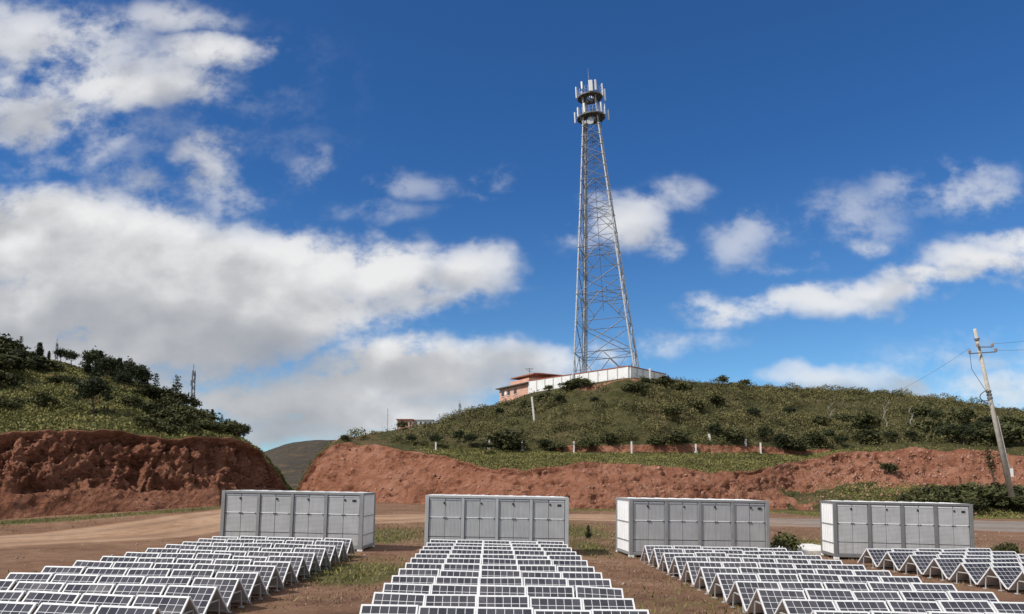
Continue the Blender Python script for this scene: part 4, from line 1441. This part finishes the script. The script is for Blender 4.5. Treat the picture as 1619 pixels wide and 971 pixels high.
cross(.885, .8, 'crossarm', 0, .5); cross(.85, 1.45, 'crossarm', -.1, .1)
br = MB()
for f in (.57, .59, .61, .93): br.tube(pp(f), pp(f + .012), .27, n=12)
br.build('clamp_band', M['galv_dark'], proot)
lp = MB()
pts = [pp(.61) + Vector((-.3 - .9 * math.sin(t), -.3, -1.6 * t / 3.1 + .3)) for t in np.linspace(0, 3.1, 9)]
lp.path(pts, .05, 5); lp.path([pp(.56) + Vector((-.3, -.3, 0)), pp(.545) + Vector((-1.6, -.3, .2)), pp(.53) + Vector((-2.4, -.2, -.4))], .05, 5)
lp.path([pp(.85) + Vector((-1.35, -.3, .4)), pp(.75) + Vector((-1.5, -.3, 0)), pp(.61) + Vector((-.4, -.3, 0))], .03, 4)
lp.build('jumper_cable', M['wire'], proot)
cp = MB(); cp.tube(pp(.47, .33, -.05), pp(.12, .36, -.05), .075, n=8); cp.build('conduit', M['concrete'], proot)
st_ = MB()
for f in (.34, .27, .42): st_.tube(pp(f), pp(f, .75), .04, n=5)
st_.build('step_bolt', M['galv_dark'], proot)
MB().box(pp(.13, .5, -.1), (.3, .12, .9)).build('sign_plate', M['antenna_white'], proot)


def wire(a, b_, sag, label, r=.014):
    a, b_ = Vector(a), Vector(b_); pts = []
    for k in range(25):
        f = k / 24; pts.append(a.lerp(b_, f) - Vector((0, 0, sag * 4 * f * (1 - f))))
    o = MB().path(pts, r, 4).build('power_line', M['wire']); tag(o, label, 'power line', 'wires of the leaning pole')


P0 = Vector(pb)
wire(P0 + pp(.885, 1.3, -.3, .4), at(1760, 500, 70), .6, 'upper wire running from the leaning pole off to the right')
wire(P0 + pp(.85, 1.55, -.3, .3), at(1760, 522, 70), .6, 'lower wire running from the leaning pole off to the right')
wire(P0 + pp(.85, -1.35, -.3, .5), at(1340, 640, 170), 1.5, 'wire dropping from the leaning pole leftwards behind the hill')
# dark dead tree by the pole
dq = on_hill(PT, TGT, 1577, 776, .3, 1.6)
droot = empty('dead_tree', dq); tag(droot, 'dark leaning dead tree draped in creeper left of the leaning pole', 'tree')
tm = MB(); tm.tube((0, 0, -.3), (-.5, 0, 2.4), .14, .11, 7); tm.tube((-.5, 0, 2.4), (-.95, 0, 5.2), .11, .05, 7); tm.tube((-.6, 0, 3), (.1, .1, 4.6), .06, .03, 5); tm.build('trunk', M['bark'], droot)
cr = np.random.default_rng(5)
pts = np.concatenate([np.stack([-.75 + cr.normal(size=260) * .35, cr.normal(size=260) * .3, 4.3 + cr.normal(size=260) * .8], -1), np.stack([-.5 + cr.normal(size=80) * .2, cr.normal(size=80) * .2, 2.9 + cr.normal(size=80) * .5], -1)])
tri_obj('crown', leaf_tris(pts, .26, cr), M['leaf_dark'], droot)

# small yard plants
for k, (X, Y, h, lb) in enumerate([(5.35, 44, .75, 'small dark conifer sapling on the yard left of the third container'), (13.6, 36.5, 1.0, 'leafy weed growing between the two right containers'), (23.6, 36, .7, 'low green weed at the right corner of the rightmost container')]):
    p = np.array([X, Y, float(gz(X, Y))]); plant('pine' if k == 0 else 'shrub', p, h, lb, 'plant')

# unused prototypes are dropped
for d in PROTO.values():
    for r_, mp_, used in d:
        if not used:
            for c in list(r_.children): bpy.data.objects.remove(c)
            bpy.data.objects.remove(r_)
for u in UNITS.values():
    if not u[2]:
        for c in list(u[0].children_recursive): bpy.data.objects.remove(c)
        bpy.data.objects.remove(u[0])

# ------------------------------------------------------------------ light and sky
SUN_EL, SUN_AZ = R(47), R(-118)          # azimuth from +Y towards +X
sd = bpy.data.lights.new('sun', 'SUN'); sd.energy = 4.3; sd.angle = R(.53); sd.color = (1, .95, .88)
sun = bpy.data.objects.new('sun', sd); COL.objects.link(sun)
sdir = Vector((math.sin(SUN_AZ) * math.cos(SUN_EL), math.cos(SUN_AZ) * math.cos(SUN_EL), math.sin(SUN_EL)))
sun.rotation_euler = sdir.to_track_quat('Z', 'Y').to_euler()
sun.location = sdir * 300

CLOUDS = [  # px, py, rx, ry, weight
    (60, 385, 260, 85, 1.0), (230, 425, 260, 95, 1.1), (430, 440, 190, 75, 1.0), (600, 440, 120, 65, .85), (740, 445, 75, 55, .75), (150, 500, 330, 75, 1.0), (420, 505, 230, 50, .9),
    (120, 560, 260, 50, .95), (250, 540, 240, 46, .85), (60, 610, 200, 45, .85), (250, 610, 160, 35, .6), (660, 490, 130, 30, .6),
    (640, 590, 200, 45, .95), (830, 570, 130, 32, .7), (480, 620, 180, 40, .9), (380, 610, 80, 35, .9), (560, 650, 240, 45, .8), (450, 680, 120, 30, .7),
    (60, 70, 170, 75, .6), (190, 120, 150, 46, .72), (330, 78, 95, 34, .68), (40, 170, 140, 60, .62), (265, 20, 90, 30, .45), (170, 225, 45, 55, .4), (420, 70, 40, 22, .35), (90, 250, 120, 30, .3),
    (210, 180, 180, 120, .1), (-250, 430, 280, 110, .95), (-200, 560, 300, 60, .8), (-180, 90, 160, 70, .6),
    (340, 245, 55, 65, .5), (240, 290, 60, 35, .35), (370, 300, 50, 30, .35), (485, 262, 26, 26, .25), (770, 292, 45, 24, .25), (620, 298, 70, 16, .22), (610, 335, 60, 12, .15),
    (985, 372, 88, 40, .62), (1065, 322, 50, 30, .34), (1040, 400, 65, 26, .42), (1190, 370, 45, 42, .33), (1370, 345, 80, 52, .27), (1375, 385, 45, 22, .35), (1555, 290, 80, 40, .38), (1440, 300, 50, 30, .25), (1290, 345, 40, 40, .2),
    (1150, 478, 90, 26, .62), (1290, 483, 130, 27, .66), (1400, 468, 120, 26, .66), (1490, 446, 110, 27, .7), (1580, 415, 110, 32, .7), (1690, 385, 120, 40, .8), (1250, 415, 50, 14, .25),
    (1290, 597, 95, 18, .5), (1440, 603, 130, 24, .48), (1590, 608, 110, 28, .48), (1020, 530, 60, 22, .35), (1110, 525, 60, 18, .25), (1520, 560, 120, 22, .25)]

w = bpy.data.worlds.new('World'); scene.world = w; w.use_nodes = True
nt = w.node_tree
for nd in list(nt.nodes): nt.nodes.remove(nd)
gt = bpy.data.node_groups.new('cloud_density', 'ShaderNodeTree')
gt.interface.new_socket('U', in_out='INPUT', socket_type='NodeSocketFloat')
gt.interface.new_socket('V', in_out='INPUT', socket_type='NodeSocketFloat')
gt.interface.new_socket('Density', in_out='OUTPUT', socket_type='NodeSocketFloat')
gt.interface.new_socket('Mask', in_out='OUTPUT', socket_type='NodeSocketFloat')
gt.interface.new_socket('Soft', in_out='OUTPUT', socket_type='NodeSocketFloat')
gb = NB(gt)
gi, go = gb.n('NodeGroupInput'), gb.n('NodeGroupOutput')
U, Vv = gi.outputs[0], gi.outputs[1]
cv = gb.n('ShaderNodeCombineXYZ'); gb.put(cv.inputs[0], U); gb.put(cv.inputs[1], gb.math('MULTIPLY', Vv, 1.35)); cv.inputs[2].default_value = 3.7
wn = gb.noise(cv.outputs[0], 5.5, 4, .55, True)
ws = gb.n('ShaderNodeSeparateColor'); gb.put(ws.inputs[0], wn)
U2 = gb.math('ADD', U, gb.math('MULTIPLY_ADD', ws.outputs[0], .17, -.085))
V2 = gb.math('ADD', Vv, gb.math('MULTIPLY_ADD', ws.outputs[1], .11, -.055))
mask = None
for (px, py, rx, ry, s) in CLOUDS:
    d = ray(px, py); u0, v0 = d[0] / d[1], d[2] / d[1]
    a = gb.math('MULTIPLY', gb.math('SUBTRACT', U2, u0), F / rx / 1.35)
    b_ = gb.math('MULTIPLY', gb.math('SUBTRACT', V2, v0), F / ry / 1.35)
    e = gb.math('ADD', gb.math('MULTIPLY', a, a), gb.math('MULTIPLY', b_, b_))
    m_ = gb.math('MULTIPLY_ADD', gb.math('SUBTRACT', 1., e), s, 0.)
    if mask is None: mask = m_
    else:
        sm = gb.n('ShaderNodeMath', operation='SMOOTH_MAX'); gb.put(sm.inputs[0], mask); gb.put(sm.inputs[1], m_); sm.inputs[2].default_value = .15
        mask = sm.outputs[0]
mask = gb.math('MAXIMUM', mask, -1.2)
f1 = gb.noise(cv.outputs[0], 9., 11, .62)
f2 = gb.noise(cv.outputs[0], 24., 8, .6)
dens = gb.math('ADD', mask, gb.math('ADD', gb.math('MULTIPLY_ADD', f1, 2.5, -1.25), gb.math('MULTIPLY_ADD', f2, 1.15, -.575)))
f3 = gb.noise(cv.outputs[0], 9., 2.5, .45)
soft = gb.math('ADD', mask, gb.math('MULTIPLY_ADD', f3, 2.5, -1.25))
gb.put(go.inputs[0], dens); gb.put(go.inputs[1], mask); gb.put(go.inputs[2], soft)

b = NB(nt)
tc = b.n('ShaderNodeTexCoord').outputs['Generated']
sp = b.n('ShaderNodeSeparateXYZ'); b.put(sp.inputs[0], tc)
yy = b.math('MAXIMUM', sp.outputs[1], .12)
u, v = b.math('DIVIDE', sp.outputs[0], yy), b.math('DIVIDE', sp.outputs[2], yy)
def cg(uu, vv):
    nd = b.n('ShaderNodeGroup'); nd.node_tree = gt; b.put(nd.inputs[0], uu); b.put(nd.inputs[1], vv); return nd.outputs
c0 = cg(u, v)
c1 = cg(b.math('ADD', u, -.015), b.math('ADD', v, .03))
c2 = cg(b.math('ADD', u, -.035), b.math('ADD', v, .125))
alpha = b.math('MULTIPLY', b.map(c0[0], -.15, .62), b.map(c0[1], -.25, .85, .0, .985))
thick = b.math('ADD', b.math('MULTIPLY', b.map(c1[2], .2, 1.5), .3), b.math('MULTIPLY', b.map(c2[2], .1, 1.2), .7))
edge = b.math('SUBTRACT', c0[0], c1[0])
lit = b.math('ADD', b.math('MULTIPLY_ADD', thick, -.72, .93), b.math('MULTIPLY', edge, .16), clamp=True)
ccol = b.ramp(lit, [(0., (.33, .35, .39)), (.35, (.43, .445, .475)), (.65, (.55, .56, .58)), (1., (.85, .85, .85))])
sky = b.n('ShaderNodeTexSky', sky_type='NISHITA', sun_disc=False)
sky.sun_elevation = SUN_EL; sky.sun_rotation = SUN_AZ
sky.altitude = 1500; sky.air_density = 1.0; sky.dust_density = .3; sky.ozone_density = 2.5
tcol = b.mix(b.map(sp.outputs[2], .02, .42), (.60, .91, 1.07), (.30, .66, 1.03))
tint = b.mix(1., sky.outputs[0], tcol, 'MULTIPLY')
bg1 = b.n('ShaderNodeBackground'); b.put(bg1.inputs[0], tint); bg1.inputs[1].default_value = .112
bg2 = b.n('ShaderNodeBackground'); b.put(bg2.inputs[0], ccol); bg2.inputs[1].default_value = 1.0
# unseen bright cloud added above and behind the view, for neutral fill light
nz = b.noise(tc, 2.3, 8, .55)
out_ = b.math('MAXIMUM', b.map(v, .8, 1.25), b.map(b.math('ABSOLUTE', u), .95, 1.5))
out_ = b.math('MULTIPLY', out_, b.map(sp.outputs[2], .0, .06))
alpha2 = b.math('MULTIPLY', b.map(nz, .40, .58), out_)
ccol = b.mix(alpha2, ccol, (.80, .79, .77)); b.put(bg2.inputs[0], ccol)
alpha = b.math('MAXIMUM', b.math('MULTIPLY', alpha, b.math('SUBTRACT', 1., out_)), alpha2)
mx = b.n('ShaderNodeMixShader'); b.put(mx.inputs[0], alpha); nt.links.new(bg1.outputs[0], mx.inputs[1]); nt.links.new(bg2.outputs[0], mx.inputs[2])
ow = b.n('ShaderNodeOutputWorld'); nt.links.new(mx.outputs[0], ow.inputs[0])
w.cycles.sampling_method = 'MANUAL'; w.cycles.sample_map_resolution = 512

vs_ = scene.view_settings
vs_.view_transform = 'Standard'; vs_.look = 'None'; vs_.exposure = 0; vs_.gamma = 1
scene.cycles.max_bounces = 5
scene.cycles.use_denoising = True
